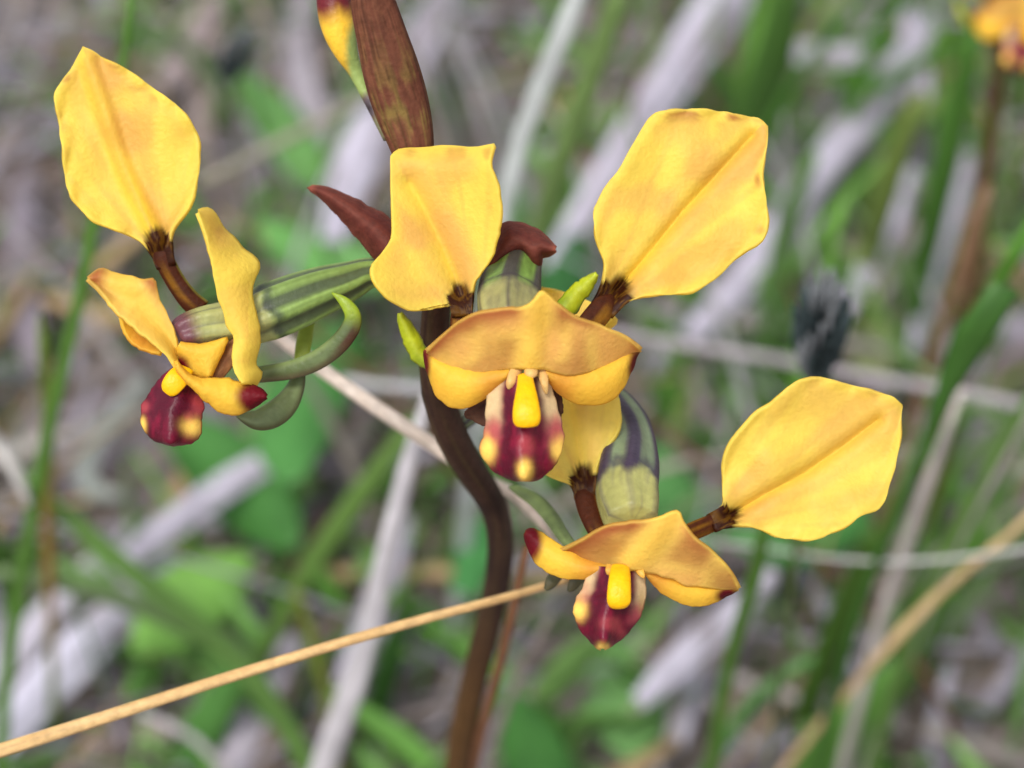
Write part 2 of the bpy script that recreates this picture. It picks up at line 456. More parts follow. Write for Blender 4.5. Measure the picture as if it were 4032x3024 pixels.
# small bracts
def bract_col(U, V, E, R, B, XY):
    n = vnoise(U * 3 + 5, V * 3 + 5, 51)
    c = mixc(lin(76, 34, 30), lin(104, 54, 42), vnoise(U * 9 + 5, V * 3 + 2, 52) * .5 + n * .5)
    return mixc(c, lin(150, 84, 66), np.exp(-(E / 0.12) ** 2) * 0.5 + 0.5 * sstep(0.9, 1, V))
br_l = Z1([(2100, 500), (2030, 465), (1970, 395), (1895, 305), (1780, 170), (1700, 95), (1645, 62)])
br_r = Z1([(2260, 420), (2160, 285), (2090, 225), (1990, 170), (1890, 118), (1780, 68), (1700, 50), (1645, 55)])
sheet('bract', br_l, br_r, lambda U, V, E, R, XY: 2.5 - 2.2 * (1 - U ** 2) * (1 - V) ** .5 + 0.6 * V, bract_col, orchid, ORG, material=M_STEM, thick=0.0004)
cb_l = Z2([(800, 800), (860, 720), (880, 640), (905, 562), (975, 555), (1050, 585), (1110, 630), (1150, 672)])
cb_r = Z2([(830, 785), (890, 735), (950, 705), (1000, 702), (1050, 722), (1075, 790), (1078, 730), (1085, 705), (1125, 702), (1150, 680)])
sheet('bract', cb_l, cb_r, lambda U, V, E, R, XY: 0.6 - 1.9 * (1 - U ** 2) - 0.4 * V, bract_col, orchid, ORG, material=M_STEM, thick=0.0004)

def keel(d0, d1, fold, curl, wob, seed, ribk=0.8):
    def f(U, V, E, R, XY):
        x = XY[..., 0] * MMPX; y = XY[..., 1] * MMPX
        n = vnoise(x * 0.30 + 17, y * 0.30 + 23, seed) - 0.5
        d = d0 + (d1 - d0) * V + fold * np.exp(-(R / ribk) ** 2) - curl * (U ** 2) * np.sin(np.pi * np.clip(V, 0.0, 1.0))
        return d + wob * n + 0.25 * np.exp(-(E / 0.7) ** 2) * np.sin(x * 2.1 + y * 1.3 + seed)
    return f

# ---- flower with the broad hood (middle)
f2 = tube('flower', Z2([(985, 640, 2.5), (970, 720, 1.5), (950, 800, 0.5), (938, 880, -1), (935, 960, -3), (940, 1040, -4.5)]), [92, 104, 118, 128, 130, 110], orchid, ORG, M_GREEN,
          green_color(61, lin(128, 160, 76), lin(66, 56, 56), 6, 0.95, 0.2, end=(lin(148, 144, 92), 0.66, 0.76)), n=60, rows=50, ridge=(6, 0.05), phase=3.3)
f2['label'] = 'middle flower with broad flat hood and downturned maroon lip'
l = Z2([(650, 930), (575, 945), (500, 962), (420, 930), (350, 880), (305, 815), (295, 765), (340, 710), (395, 640), (402, 560), (395, 430), (388, 320), (395, 235), (500, 215), (650, 208), (780, 218), (872, 198)])
r = Z2([(775, 830), (810, 790), (860, 720), (885, 640), (900, 540), (900, 450), (880, 360), (850, 290), (862, 240), (872, 205)])
rib = Z2([(715, 880), (670, 760), (610, 620), (540, 480), (480, 380)])
def ear2l(U, V, E, R, XY):
    y = XY[..., 1]
    top = np.clip((680 - y) / 120.0, 0, 1)
    return -3.6 + 0.9 * V + 0.8 * np.exp(-(R / 0.9) ** 2) - 0.7 * (R / 3.5) ** 2 + 2.2 * top ** 2 + 0.5 * (vnoise(XY[..., 0] * .006, y * .006, 71) - .5)
sheet('petal', l, r, ear2l, ear_color(101, 1.1, 0.45, 0.0, 0.4), f2, ORG, neck=Z2([(722, 985)])[0] + (40,), rib=rib, rows=64, cols=64)
tube('petal_stalk', Z2([(718, 900, -2.9), (722, 930, -3.0), (718, 970, -3.2), (712, 1050, -3.5)]), [8, 36, 42, 42], f2, ORG, M_STEM, claw_color(111), flat=0.4)
l = Z2([(1372, 800), (1372, 740), (1340, 640), (1325, 550), (1332, 470), (1380, 380), (1440, 310), (1500, 210), (1540, 130), (1590, 60), (1650, 38), (1740, 32), (1900, 42), (2020, 62), (2095, 78), (2115, 110)])
r = Z2([(1512, 905), (1650, 885), (1810, 870), (1900, 800), (2000, 700), (2095, 655), (2125, 600), (2130, 520), (2110, 400), (2095, 340), (2110, 250), (2122, 170), (2118, 115)])
rib = Z2([(1430, 870), (1560, 720), (1720, 520), (1900, 320), (2050, 160)])
sheet('petal', l, r, keel(-2.6, -0.5, 1.0, 1.0, 1.3, 72, 0.6), ear_color(105, 1.0, 0.5, 0.05, 0.9), f2, ORG, neck=Z2([(1362, 960)])[0] + (50,), rib=rib, rows=64, cols=64)
tube('petal_stalk', Z2([(1412, 888, -2.2), (1388, 918, -2.5), (1345, 975, -2.9), (1270, 1060, -3.5)]), [8, 44, 52, 46], f2, ORG, M_STEM, claw_color(113), flat=0.32, n=18)
# hood
top = Z3([(145, 610), (250, 500), (380, 390), (480, 335), (620, 305), (740, 290), (850, 295), (920, 250), (985, 165), (1015, 195), (1090, 270), (1200, 345), (1310, 390), (1440, 440), (1560, 490), (1660, 560), (1705, 600)])
bot = Z3([(147, 616), (200, 680), (320, 740), (460, 768), (620, 755), (760, 737), (880, 740), (970, 742), (1050, 757), (1180, 787), (1300, 772), (1420, 725), (1560, 668), (1703, 604)])
hrib = Z3([(900, 760), (940, 500), (985, 165)])
def hood2(U, V, E, R, XY):
    side = np.abs(V - 0.5) * 2
    t = (1 - U) / 2                 # 1 at the top edge, 0 at the lower edge
    return -6.2 - 3.6 * t * (1 - 0.5 * side ** 2) + 3.2 * side ** 2 - 0.5 * np.exp(-(R / 1.0) ** 2) + 0.5 * (vnoise(XY[..., 0] * .01, XY[..., 1] * .01, 73) - .5)
sheet('dorsal_sepal', top, bot, hood2, hood_color(120, top), f2, ORG, rows=54, cols=26, rib=hrib)
# side lobes of the lip
l = Z3([(760, 742), (640, 735), (460, 740), (320, 715), (200, 650), (140, 600)])
r = Z3([(712, 835), (640, 900), (540, 970), (440, 1022), (380, 1032), (290, 992), (222, 932), (190, 850), (163, 770), (138, 665), (138, 610)])
sheet('side_lobe', l, r, lambda U, V, E, R, XY: -5.2 + 2.6 * V ** 2 - 0.9 * (1 - U ** 2) + 0.4 * U, lobe_color(131, Z3([(130, 720)])[0], (28, 80), Z3([(640, 870)])[0] + (70,)), f2, ORG)
l = Z3([(1000, 742), (1100, 750), (1250, 745), (1420, 700), (1560, 640), (1660, 600), (1690, 600)])
r = Z3([(1030, 820), (1065, 865), (1130, 930), (1230, 980), (1340, 1002), (1450, 982), (1540, 932), (1590, 830), (1640, 720), (1658, 650), (1690, 610)])
sheet('side_lobe', l, r, lambda U, V, E, R, XY: -5.2 + 2.6 * V ** 2 - 0.9 * (1 - U ** 2) + 0.4 * U, lobe_color(133, Z3([(1668, 740)])[0], (34, 95), Z3([(1120, 850)])[0] + (80,)), f2, ORG)
# lip
def lipd(base, tip, ridge, roll):
    def f(U, V, E, R, XY):
        return base + (tip - base) * V - ridge * np.exp(-(U / 0.32) ** 2) * (0.25 + V) + roll * U ** 2 * (0.7 + 0.3 * V) + 1.6 * sstep(0.8, 1, V) ** 2
    return f
l = Z3([(640, 800), (602, 910), (592, 1050), (582, 1180), (574, 1225), (538, 1300), (545, 1360), (600, 1425), (612, 1450), (690, 1500), (785, 1540), (820, 1530), (850, 1542)])
r = Z3([(1020, 800), (1048, 880), (1082, 985), (1112, 1120), (1134, 1255), (1125, 1330), (1085, 1390), (1068, 1425), (992, 1505), (920, 1545), (900, 1530), (870, 1542)])
q = lambda Z, x, y: Z([(x, y)])[0]
blobs = [q(Z3, 600, 1325) + (34, 52, LIPY, 1.0), q(Z3, 1095, 1325) + (30, 52, LIPY, 0.95), q(Z3, 862, 1475) + (22, 44, LIPY, 1.0), q(Z3, 868, 1300) + (26, 46, PINK, 0.75), q(Z3, 650, 1180) + (22, 60, PINK, 0.5), q(Z3, 1075, 1170) + (18, 60, PINK, 0.5)]
sheet('lip', l, r, lipd(-6.0, -7.4, 1.3, 1.6), lip_color(blobs, 0, 0, 0, 0.56, 1), f2, ORG, rows=56, cols=44, material=M_LIP, thick=0.0005)
YC = lin(246, 184, 4)
tube('callus', Z3([(862, 790, -6.6), (866, 850, -7.6), (870, 950, -8.4), (872, 1040, -8.9), (874, 1120, -9.0), (875, 1150, -8.8)]), [30, 34, 46, 55, 56, 46], f2, ORG, M_LIP, lambda s, th: mixc(lin(240, 184, 30), YC, sstep(0.1, 0.4, s)), n=20, rows=40, flat=0.42)
CREAM = lin(212, 176, 104)
crc = lambda s, th: mixc(CREAM, lin(206, 146, 92), vnoise(s * 5, th * 1.5, 66) * .7)
tube('column', Z3([(905, 700, -5.8), (905, 745, -6.4), (905, 775, -6.9), (902, 800, -7.0), (900, 812, -6.9)]), [20, 28, 28, 18, 5], f2, ORG, M_LIP, crc, n=16, rows=24, flat=0.6)
tube('column_wing', Z3([(815, 720, -5.6), (785, 775, -6.2), (758, 835, -6.6), (746, 875, -6.5), (748, 890, -6.4)]), [24, 24, 20, 13, 4], f2, ORG, M_LIP, crc, n=12, rows=22, flat=0.45)
tube('column_wing', Z3([(975, 720, -5.6), (990, 780, -6.2), (1002, 840, -6.6), (1012, 900, -6.5), (1016, 925, -6.4)]), [20, 20, 17, 11, 3], f2, ORG, M_LIP, crc, n=12, rows=22, flat=0.45)
# lateral sepals: thin green straps behind, tips turned forward
LIME = lin(166, 176, 30); LIMED = lin(120, 142, 34)
def lime(U, V, E, R, B, XY):
    n = vnoise(U * 2 + 5, V * 4 + 5, 53)
    c = mixc(LIMED, LIME, sstep(0.1, 0.6, V * 0.6 + n * 0.5))
    return mixc(c, lin(196, 204, 70), np.exp(-(U / 0.2) ** 2) * 0.25)
sheet('lateral_sepal', Z3([(1085, 300), (1100, 255), (1180, 170), (1255, 105), (1330, 68), (1382, 48)]), Z3([(1190, 400), (1215, 340), (1262, 280), (1310, 205), (1352, 140), (1382, 55)]), lambda U, V, E, R, XY: -3.0 + 0.5 * U ** 2 - 1.0 * V, lime, f2, ORG, rows=20, cols=12, material=M_GREEN)
sheet('lateral_sepal', Z2([(600, 1240), (500, 1190), (470, 1130), (440, 1060), (430, 1000), (434, 970)]), Z2([(600, 1180), (552, 1135), (530, 1090), (500, 1035), (465, 995), (438, 968)]), lambda U, V, E, R, XY: -0.5 + 0.5 * U ** 2 - 1.2 * V, lime, f2, ORG, rows=20, cols=12, material=M_GREEN)
def dk(U, V, E, R, B, XY):
    n = vnoise(U * 3 + 5, V * 3 + 5, 55)
    return mixc(lin(54, 28, 22), lin(96, 66, 50), n)
sheet('sepal_base', Z3([(640, 850), (520, 960), (425, 1040), (430, 1085)]), Z3([(660, 1100), (590, 1170), (520, 1130), (440, 1090)]), lambda U, V, E, R, XY: -2.5 + 1.5 * V, dk, f2, ORG, rows=16, cols=12, material=M_STEM)
sheet('sepal_base', Z3([(1040, 840), (1060, 960), (1100, 1060), (1118, 1090)]), Z3([(1110, 880), (1135, 960), (1140, 1040), (1122, 1090)]), lambda U, V, E, R, XY: -3.0 + 1.5 * V, dk, f2, ORG, rows=16, cols=8, material=M_STEM)

# ---- lower flower
f3 = tube('flower', ZF([(985, 930, 13), (1090, 850, 15), (1220, 800, 14), (1320, 840, 10)]) + Z4([(680, 330, 6.0), (695, 430, 4.5), (680, 560, 2.5), (672, 680, 0.5), (690, 780, -1), (700, 860, -2.5)]), [26, 26, 28, 36, 78, 94, 122, 126, 120, 100], orchid, ORG, M_GREEN,
          green_color(62, lin(126, 142, 108), lin(66, 54, 72), 6, 0.97, -0.3, end=(lin(164, 162, 96), 0.865, 0.895)), n=60, rows=90, ridge=(6, 0.06), phase=2.8)
f3['label'] = 'lower flower with tilted hood and a widely spread petal'
l = Z4([(1168, 760), (1162, 700), (1165, 620), (1165, 540), (1190, 460), (1250, 380), (1330, 300), (1430, 220), (1510, 145), (1580, 112), (1640, 107), (1740, 130), (1860, 160), (1970, 185), (2050, 212), (2078, 250)])
r = Z4([(1250, 868), (1350, 885), (1450, 935), (1550, 950), (1650, 945), (1760, 900), (1870, 820), (1960, 795), (2000, 740), (2020, 650), (2050, 560), (2075, 450), (2082, 340), (2080, 258)])
rib = Z4([(1210, 815), (1400, 700), (1600, 590), (1800, 450), (1960, 330)])
sheet('petal', l, r, keel(0.2, 0.6, 1.0, 1.1, 1.3, 74, 0.6), ear_color(109, 0.8, 0.5, 0.12, 0.4), f3, ORG, neck=Z4([(1105, 862)])[0] + (36,), rib=rib, rows=64, cols=64)
tube('petal_stalk', Z4([(1178, 826, 0.6), (1145, 842, 0.3), (1080, 872, -0.1), (1000, 905, -0.9), (900, 950, -1.5)]), [8, 32, 37, 37, 34], f3, ORG, M_STEM, claw_color(115), flat=0.4, n=18)
l = Z3([(1180, 1575), (1100, 1545), (980, 1500), (920, 1400), (890, 1200), (870, 900), (860, 650), (880, 400), (930, 220), (985, 148)])
r = Z3([(1385, 1445), (1410, 1400), (1480, 1300), (1545, 1200), (1567, 1100), (1560, 1000), (1535, 920), (1490, 800), (1450, 650), (1440, 500), (1470, 440), (1520, 420), (1532, 375), (1470, 335), (1340, 255), (1200, 200), (1060, 165), (985, 150)])
rib = Z3([(1290, 1500), (1230, 1200), (1180, 900), (1120, 500), (1060, 200)])
sheet('petal', l, r, keel(1.5, 4.0, 0.7, 0.8, 0.6, 75), ear_color(117, 0.55, 0.4, 0.25, 0.3), f3, ORG, neck=Z4([(466, 735)])[0] + (44,), rib=rib, rows=64, cols=64)
tube('petal_stalk', Z4([(455, 650, 1.9), (457, 700, 1.6), (470, 770, 1.0), (510, 880, -0.3), (560, 960, -1.2)]), [8, 42, 44, 38, 32], f3, ORG, M_STEM, claw_color(118), flat=0.4, n=18)
top = Z4([(328, 1000), (430, 950), (540, 880), (650, 850), (800, 838), (870, 820), (940, 788), (960, 850), (1000, 910), (1050, 950), (1110, 1000), (1170, 1060), (1210, 1110), (1250, 1192)])
bot = Z4([(330, 1004), (400, 1030), (500, 1070), (600, 1085), (700, 1100), (800, 1112), (880, 1132), (960, 1172), (1050, 1182), (1130, 1187), (1248, 1197)])
hrib = Z4([(690, 1100), (800, 960), (940, 790)])
def hood3(U, V, E, R, XY):
    side = np.abs(V - 0.5) * 2
    t = (1 - U) / 2
    return -4.2 - 3.2 * t * (1 - 0.5 * side ** 2) + 2.8 * side ** 2 - 0.4 * np.exp(-(R / 1.0) ** 2) + 0.5 * (vnoise(XY[..., 0] * .01, XY[..., 1] * .01, 76) - .5)
sheet('dorsal_sepal', top, bot, hood3, hood_color(124, top), f3, ORG, rows=50, cols=24, rib=hrib)
l = Z4([(600, 1080), (480, 1050), (400, 1015), (350, 985), (290, 945), (230, 905), (180, 884), (158, 905)])
r = Z4([(590, 1095), (540, 1115), (470, 1137), (380, 1142), (290, 1122), (220, 1072), (180, 1012), (153, 930), (155, 912)])
sheet('side_lobe', l, r, lambda U, V, E, R, XY: -3.2 + 2.0 * V ** 2 - 0.7 * (1 - U ** 2), lobe_color(135, q(Z4, 185, 950), (42, 78), q(Z4, 500, 1080) + (60,)), f3, ORG)
l = Z4([(740, 1090), (840, 1105), (960, 1150), (1080, 1165), (1180, 1175), (1235, 1190)])
r = Z4([(785, 1125), (805, 1165), (870, 1222), (950, 1266), (1030, 1282), (1120, 1262), (1195, 1220), (1235, 1198)])
sheet('side_lobe', l, r, lambda U, V, E, R, XY: -3.2 + 2.0 * V ** 2 - 0.7 * (1 - U ** 2), lobe_color(137, q(Z4, 1180, 1225), (52, 30), q(Z4, 830, 1130) + (60,)), f3, ORG)
l = Z4([(490, 1080), (468, 1150), (448, 1205), (400, 1292), (420, 1352), (452, 1412), (500, 1462), (528, 1492), (545, 1498)])
r = Z4([(755, 1090), (762, 1150), (762, 1230), (747, 1310), (700, 1382), (642, 1442), (592, 1477), (555, 1497)])
blobs = [q(Z4, 432, 1305) + (34, 40, LIPY, 0.95), q(Z4, 552, 1486) + (26, 16, LIPY, 1.0), q(Z4, 590, 1375) + (36, 30, PINK, 0.6), q(Z4, 470, 1210) + (20, 40, PINK, 0.35), q(Z4, 742, 1260) + (14, 50, CREAM * .6, 0.6), q(Z4, 640, 1425) + (22, 20, PINK, 0.4)]
sheet('lip', l, r, lipd(-4.2, -5.0, 1.2, 1.5), lip_color(blobs, 0, 0, 0, 0.66, 1), f3, ORG, rows=50, cols=40, material=M_LIP, thick=0.0005)
tube('callus', Z4([(640, 1085, -4.8), (640, 1120, -5.8), (636, 1180, -6.5), (634, 1235, -6.7), (634, 1268, -6.6), (634, 1284, -6.3)]), [38, 42, 46, 48, 47, 36], f3, ORG, M_LIP, lambda s, th: mixc(lin(246, 186, 26), YC, sstep(0.1, 0.5, s)), n=20, rows=40, flat=0.42)
crd = lambda s, th: mixc(lin(226, 176, 74), lin(206, 150, 60), vnoise(s * 5, th * 1.5, 67))
tube('column', Z4([(655, 1065, -4.2), (655, 1088, -4.7), (655, 1105, -5.2), (655, 1116, -5.2)]), [18, 22, 18, 5], f3, ORG, M_LIP, crd, n=14, rows=20, flat=0.6)
tube('column_wing', Z4([(590, 1075, -4.8), (586, 1100, -5.3), (582, 1118, -5.3), (580, 1126, -5.2)]), [16, 18, 12, 3], f3, ORG, M_LIP, crd, n=12, rows=18, flat=0.5)
tube('column_wing', Z4([(725, 1075, -4.2), (742, 1105, -4.7), (756, 1128, -4.9), (762, 1140, -4.9)]), [16, 17, 11, 3], f3, ORG, M_LIP, crd, n=12, rows=18, flat=0.5)
def sepal_grey(s, th):
    n = vnoise(s * 5, th * 2, 57)
    return mixc(lin(122, 140, 84), lin(84, 96, 60), n)
tube('lateral_sepal', Z4([(420, 1010, 3), (350, 930, 5), (290, 830, 7.5), (210, 740, 9.5), (120, 690, 11), (70, 675, 12)]), [20, 26, 30, 30, 22, 5], f3, ORG, M_GREEN, sepal_grey, flat=0.4)
dkg = lambda s, th: mixc(lin(58, 62, 40), lin(92, 84, 56), vnoise(s * 4, th, 58))
tube('lateral_sepal', Z4([(480, 1110, 3), (420, 1140, 4), (390, 1190, 4), (372, 1206, 4)]), [26, 28, 20, 6], f3, ORG, M_GREEN, dkg, flat=0.5)
tube('lateral_sepal', Z4([(330, 1110, 4), (300, 1140, 5), (275, 1180, 5), (255, 1198, 5)]), [22, 28, 22, 8], f3, ORG, M_GREEN, dkg, flat=0.5)

# ---- side-facing flower (left)
f1 = tube('flower', ZF([(945, 610, 4.5), (890, 590, 4)]) + Z1([(2010, 540, 3.5), (1880, 600, 3), (1720, 655, 2.2), (1560, 720, 1.4), (1400, 785, 0.8), (1330, 815, 0.4), (1220, 850, 0), (1060, 870, -0.6), (930, 905, -1.2), (890, 925, -1.4)]), [26, 36, 54, 74, 92, 103, 106, 96, 88, 84, 74, 58], orchid, ORG, M_GREEN,
          green_color(63, lin(136, 162, 84), lin(62, 66, 58), 6, 0.8, 0.9, end=(lin(166, 168, 104), 0.66, 0.71), tipc=(lin(104, 62, 70), 0.90, 0.97)), n=60, rows=90, ridge=(6, 0.10), phase=0.9)
f1['label'] = 'side-facing flower with upright pale petal and curled green sepals'
l = Z5([(852, 1580), (720, 1510), (570, 1460), (470, 1410), (370, 1310), (300, 1200), (275, 1050), (265, 870), (240, 700), (203, 540), (215, 470), (300, 370), (380, 250), (425, 160)])
r = Z5([(1060, 1510), (1110, 1440), (1190, 1340), (1240, 1220), (1262, 1050), (1265, 880), (1245, 780), (1205, 680), (1080, 560), (930, 450), (760, 330), (640, 265), (560, 235), (470, 175), (428, 158)])
rib = Z5([(960, 1560), (830, 1300), (720, 1050), (600, 700), (450, 250)])
sheet('petal', l, r, keel(0.0, 0.8, -0.8, 0.9, 1.2, 77, 0.7), ear_color(121, 0.95, 0.75, 0.0, 0.7), f1, ORG, neck=Z1([(822, 520)])[0] + (38,), rib=rib, rows=64, cols=64)
tube('petal_stalk', Z1([(776, 390, 0.2), (788, 435, 0.1), (818, 505, 0.15), (870, 600, 0.4), (940, 700, 0.4), (1020, 770, 0.6)]), [8, 38, 40, 39, 42, 46], f1, ORG, M_STEM, claw_color(119, lin(132, 134, 60)), flat=0.45, n=18)
# petal seen nearly edge-on, twisted
l = Z1([(1255, 1195), (1205, 1120), (1210, 1000), (1222, 930), (1170, 850), (1140, 740), (1110, 650), (1088, 560), (1072, 450), (1030, 300), (998, 205)])
r = Z1([(1335, 1205), (1378, 1130), (1330, 1105), (1342, 1020), (1362, 920), (1345, 800), (1310, 700), (1320, 600), (1370, 502), (1300, 450), (1230, 370), (1145, 300), (1100, 205), (1052, 175), (1005, 195)])
sheet('petal', l, r, lambda U, V, E, R, XY: -3.2 - 0.8 * np.sin(V * 5) * U - 0.6 * (1 - U ** 2) + 1.3 * U + 0.8 * V, ear_color(125, 1.1, 0.4, 0.0, 0.3, 0.0), f1, ORG, rows=46, cols=18,
      rib=Z1([(1290, 2400), (1290, 2300)]))
l = Z1([(880, 1115), (830, 1040), (700, 930), (560, 815), (450, 690), (400, 630), (358, 590)])
r = Z1([(925, 1130), (890, 1045), (886, 960), (865, 870), (820, 790), (780, 720), (762, 650), (752, 588), (690, 606), (620, 580), (520, 560), (440, 525), (365, 583)])
top = Z1([(360, 590), (440, 525), (520, 560), (620, 580), (690, 605), (750, 590)])
sheet('dorsal_sepal', l, r, lambda U, V, E, R, XY: -2.6 - 1.2 * V + 0.8 * U + 0.4 * np.sin(U * 3 + V * 4), hood_color(126, top), f1, ORG, rib=Z1([(900, 1100), (760, 860), (560, 600)]), rows=40, cols=24)
l = Z1([(790, 1025), (700, 1012), (620, 965), (570, 890), (553, 812)])
r = Z1([(800, 1000), (700, 920), (630, 860), (580, 815), (558, 800)])
sheet('side_lobe', l, r, lambda U, V, E, R, XY: -1.6 + 0.5 * U, lobe_color(139, (-500, -500), (10, 10), q(Z1, 680, 930) + (60,)), f1, ORG, rows=20, cols=12)
l = Z1([(870, 1060), (930, 1135), (1000, 1165), (1060, 1172), (1150, 1165), (1230, 1190), (1310, 1205), (1370, 1230), (1400, 1268)])
r = Z1([(885, 1120), (960, 1205), (1030, 1272), (1110, 1342), (1180, 1370), (1260, 1362), (1340, 1322), (1400, 1274)])
sheet('side_lobe', l, r, lambda U, V, E, R, XY: -4.2 + 1.0 * V - 0.8 * (1 - U ** 2), lobe_color(141, q(Z1, 1345, 1285), (72, 70)), f1, ORG, rows=32, cols=18)
l = Z1([(880, 1100), (800, 1162), (740, 1232), (692, 1310), (680, 1370), (685, 1440), (720, 1490), (770, 1522), (840, 1542)])
r = Z1([(960, 1150), (985, 1250), (1032, 1320), (1012, 1400), (1022, 1470), (982, 1522), (905, 1542), (850, 1544)])
blobs = [q(Z1, 692, 1440) + (16, 32, LIPY, 0.95), q(Z1, 955, 1445) + (40, 36, LIPY, 0.95), q(Z1, 700, 1335) + (20, 22, PINK, 0.7), q(Z1, 1000, 1320) + (30, 40, PINK, 0.75), q(Z1, 945, 1390) + (24, 24, PINK, 0.5)]
sheet('lip', l, r, lipd(-2.8, -4.0, 0.8, 1.2), lip_color(blobs, 0, 0, 0, 1.5, 1), f1, ORG, rows=50, cols=40, material=M_LIP, thick=0.0005)
tube('callus', Z1([(925, 1105, -3.2), (900, 1145, -3.9), (862, 1190, -4.15), (832, 1232, -4.15), (820, 1250, -4.0)]), [36, 44, 44, 38, 22], f1, ORG, M_LIP, lambda s, th: np.broadcast_to(YC, s.shape + (3,)), n=18, rows=26, flat=0.3)
l = Z1([(880, 985), (905, 1085), (960, 1140), (1060, 1158)])
r = Z1([(900, 960), (1010, 975), (1120, 950), (1190, 920), (1130, 1030), (1075, 1150)])
sheet('lip_base', l, r, lambda U, V, E, R, XY: -2.3 - 0.5 * (1 - U ** 2), lobe_color(143, q(Z1, 900, 1110), (40, 60)), f1, ORG, rows=20, cols=14)
tube('sepal_base', Z1([(1070, 1180, -1.8), (1120, 1120, -1.6), (1180, 1030, -1.4), (1260, 960, -1.2)]), [30, 36, 40, 40], f1, ORG, M_STEM, lambda s, th: mixc(lin(96, 58, 36), lin(150, 108, 70), vnoise(s * 4, th * 2, 59)), flat=0.4)
def curl_col(s, th):
    n = vnoise(s * 6, th * 2, 60)
    c = mixc(lin(100, 116, 72), lin(70, 80, 44), n)
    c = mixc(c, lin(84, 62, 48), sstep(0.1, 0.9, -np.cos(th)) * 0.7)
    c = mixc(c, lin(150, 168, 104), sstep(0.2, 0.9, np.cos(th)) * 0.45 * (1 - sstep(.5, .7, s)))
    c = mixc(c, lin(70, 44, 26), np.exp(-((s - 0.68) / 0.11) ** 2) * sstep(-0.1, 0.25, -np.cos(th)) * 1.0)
    return mixc(c, lin(138, 160, 40), sstep(0.72, 0.86, s))
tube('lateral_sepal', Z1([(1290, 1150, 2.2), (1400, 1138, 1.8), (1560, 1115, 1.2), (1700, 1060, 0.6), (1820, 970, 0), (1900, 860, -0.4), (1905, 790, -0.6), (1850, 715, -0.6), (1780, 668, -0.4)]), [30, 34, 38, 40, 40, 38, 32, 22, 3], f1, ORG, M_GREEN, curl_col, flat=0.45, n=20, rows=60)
def curl2(s, th):
    n = vnoise(s * 5, th * 2, 64)
    c = mixc(lin(116, 130, 86), lin(84, 94, 54), n)
    return mixc(c, lin(66, 50, 32), sstep(0.4, 0.9, np.cos(th)) * 0.6)
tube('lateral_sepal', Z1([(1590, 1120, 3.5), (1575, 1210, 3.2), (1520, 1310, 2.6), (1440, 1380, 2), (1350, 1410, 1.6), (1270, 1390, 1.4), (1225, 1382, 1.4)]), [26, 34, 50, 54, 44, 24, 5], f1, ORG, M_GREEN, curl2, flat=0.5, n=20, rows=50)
tube('lateral_sepal', Z1([(1600, 1080, 4.5), (1615, 960, 5), (1635, 860, 5.5), (1660, 790, 6)]), [28, 32, 28, 22], f1, ORG, M_GREEN, lambda s, th: np.broadcast_to(lin(152, 170, 66), s.shape + (3,)), flat=0.3)

# ------------------------------------------------------------------ foreground straws
def px_tube_thing(name, label, cat, pts, rpx, material, color, group=None, root=None, **kw):
    P3 = [P(p[0], p[1], p[2]) for p in pts]
    R3 = [r / FPX * p[2] for r, p in zip(rpx, pts)]
    if root is not None:
        P3.append(np.array([P3[-1][0] + root[0], P3[-1][1] + root[1], 0.0])); R3.append(R3[-1])
    o0 = P3[-1]
    V, F, CC = tube_world(P3, R3, color=color, **kw)
    o = link_mesh(name, V, F, CC, material, None, o0)
    o.location = o0
    return tag(o, label, cat, group)

def straw_col(c0, c1, seed, red=None):
    def f(s, th):
        n = vnoise(s * 60 + 4, th * 2.5 + 8, seed); n2 = vnoise(s * 9 + 4, th * 6 + 8, seed + 1)
        c = mixc(c0, c1, n * 0.6 + n2 * 0.4)
        n3 = vnoise(s * 130 + 2, th * 3 + 4, seed + 2); n4 = vnoise(s * 7 + 1, th * 9 + 2, seed + 3)
        c = mixc(c, c0 * 0.6, sstep(0.6, 0.9, n4) * 0.5)
        c = mixc(c, c1 * 1.15, sstep(0.7, 0.95, n3) * 0.35)
        return mixc(c, c0 * 0.4, sstep(0.74, 0.95, n2) * 0.6)
    return f

BLz = zoom(0, 1500, 2195 / 2016); BRz = zoom(2016, 1500, 2195 / 2016); TRz = zoom(2016, 0, 2212 / 2016); TLz = zoom(0, 0, 2212 / 2016)
a = BLz([(2440, 850, .172), (2180, 925, .166), (1700, 1050, .162), (1000, 1262, .158), (500, 1425, .156), (0, 1585, .155), (-500, 1740, .155), (-1600, 2050, .170)])
px_tube_thing('straw_stalk', 'sharp tan dry straw slanting across in front of the orchid stem', 'straw', a, [13, 17, 20, 23, 26, 29, 30, 30], M_STRAW, straw_col(lin(186, 142, 86), lin(222, 188, 134), 81), root=(-.10, .06), n=14, rows=200, ridge=(7, 0.03))
a = ZF([(560, 690, .182), (690, 795, .180), (820, 885, .178), (970, 985, .176), (1070, 1050, .176)]) + Z4([(80, 690, .176), (190, 800, .177), (270, 900, .180), (360, 1050, .190)])
px_tube_thing('straw_stalk', 'pale pinkish grey straw passing behind the orchid stem', 'straw', a, [28, 28, 30, 30, 26, 24, 22, 16, 12], M_STRAW, straw_col(lin(204, 184, 166), lin(236, 222, 208), 83), n=12, rows=80)

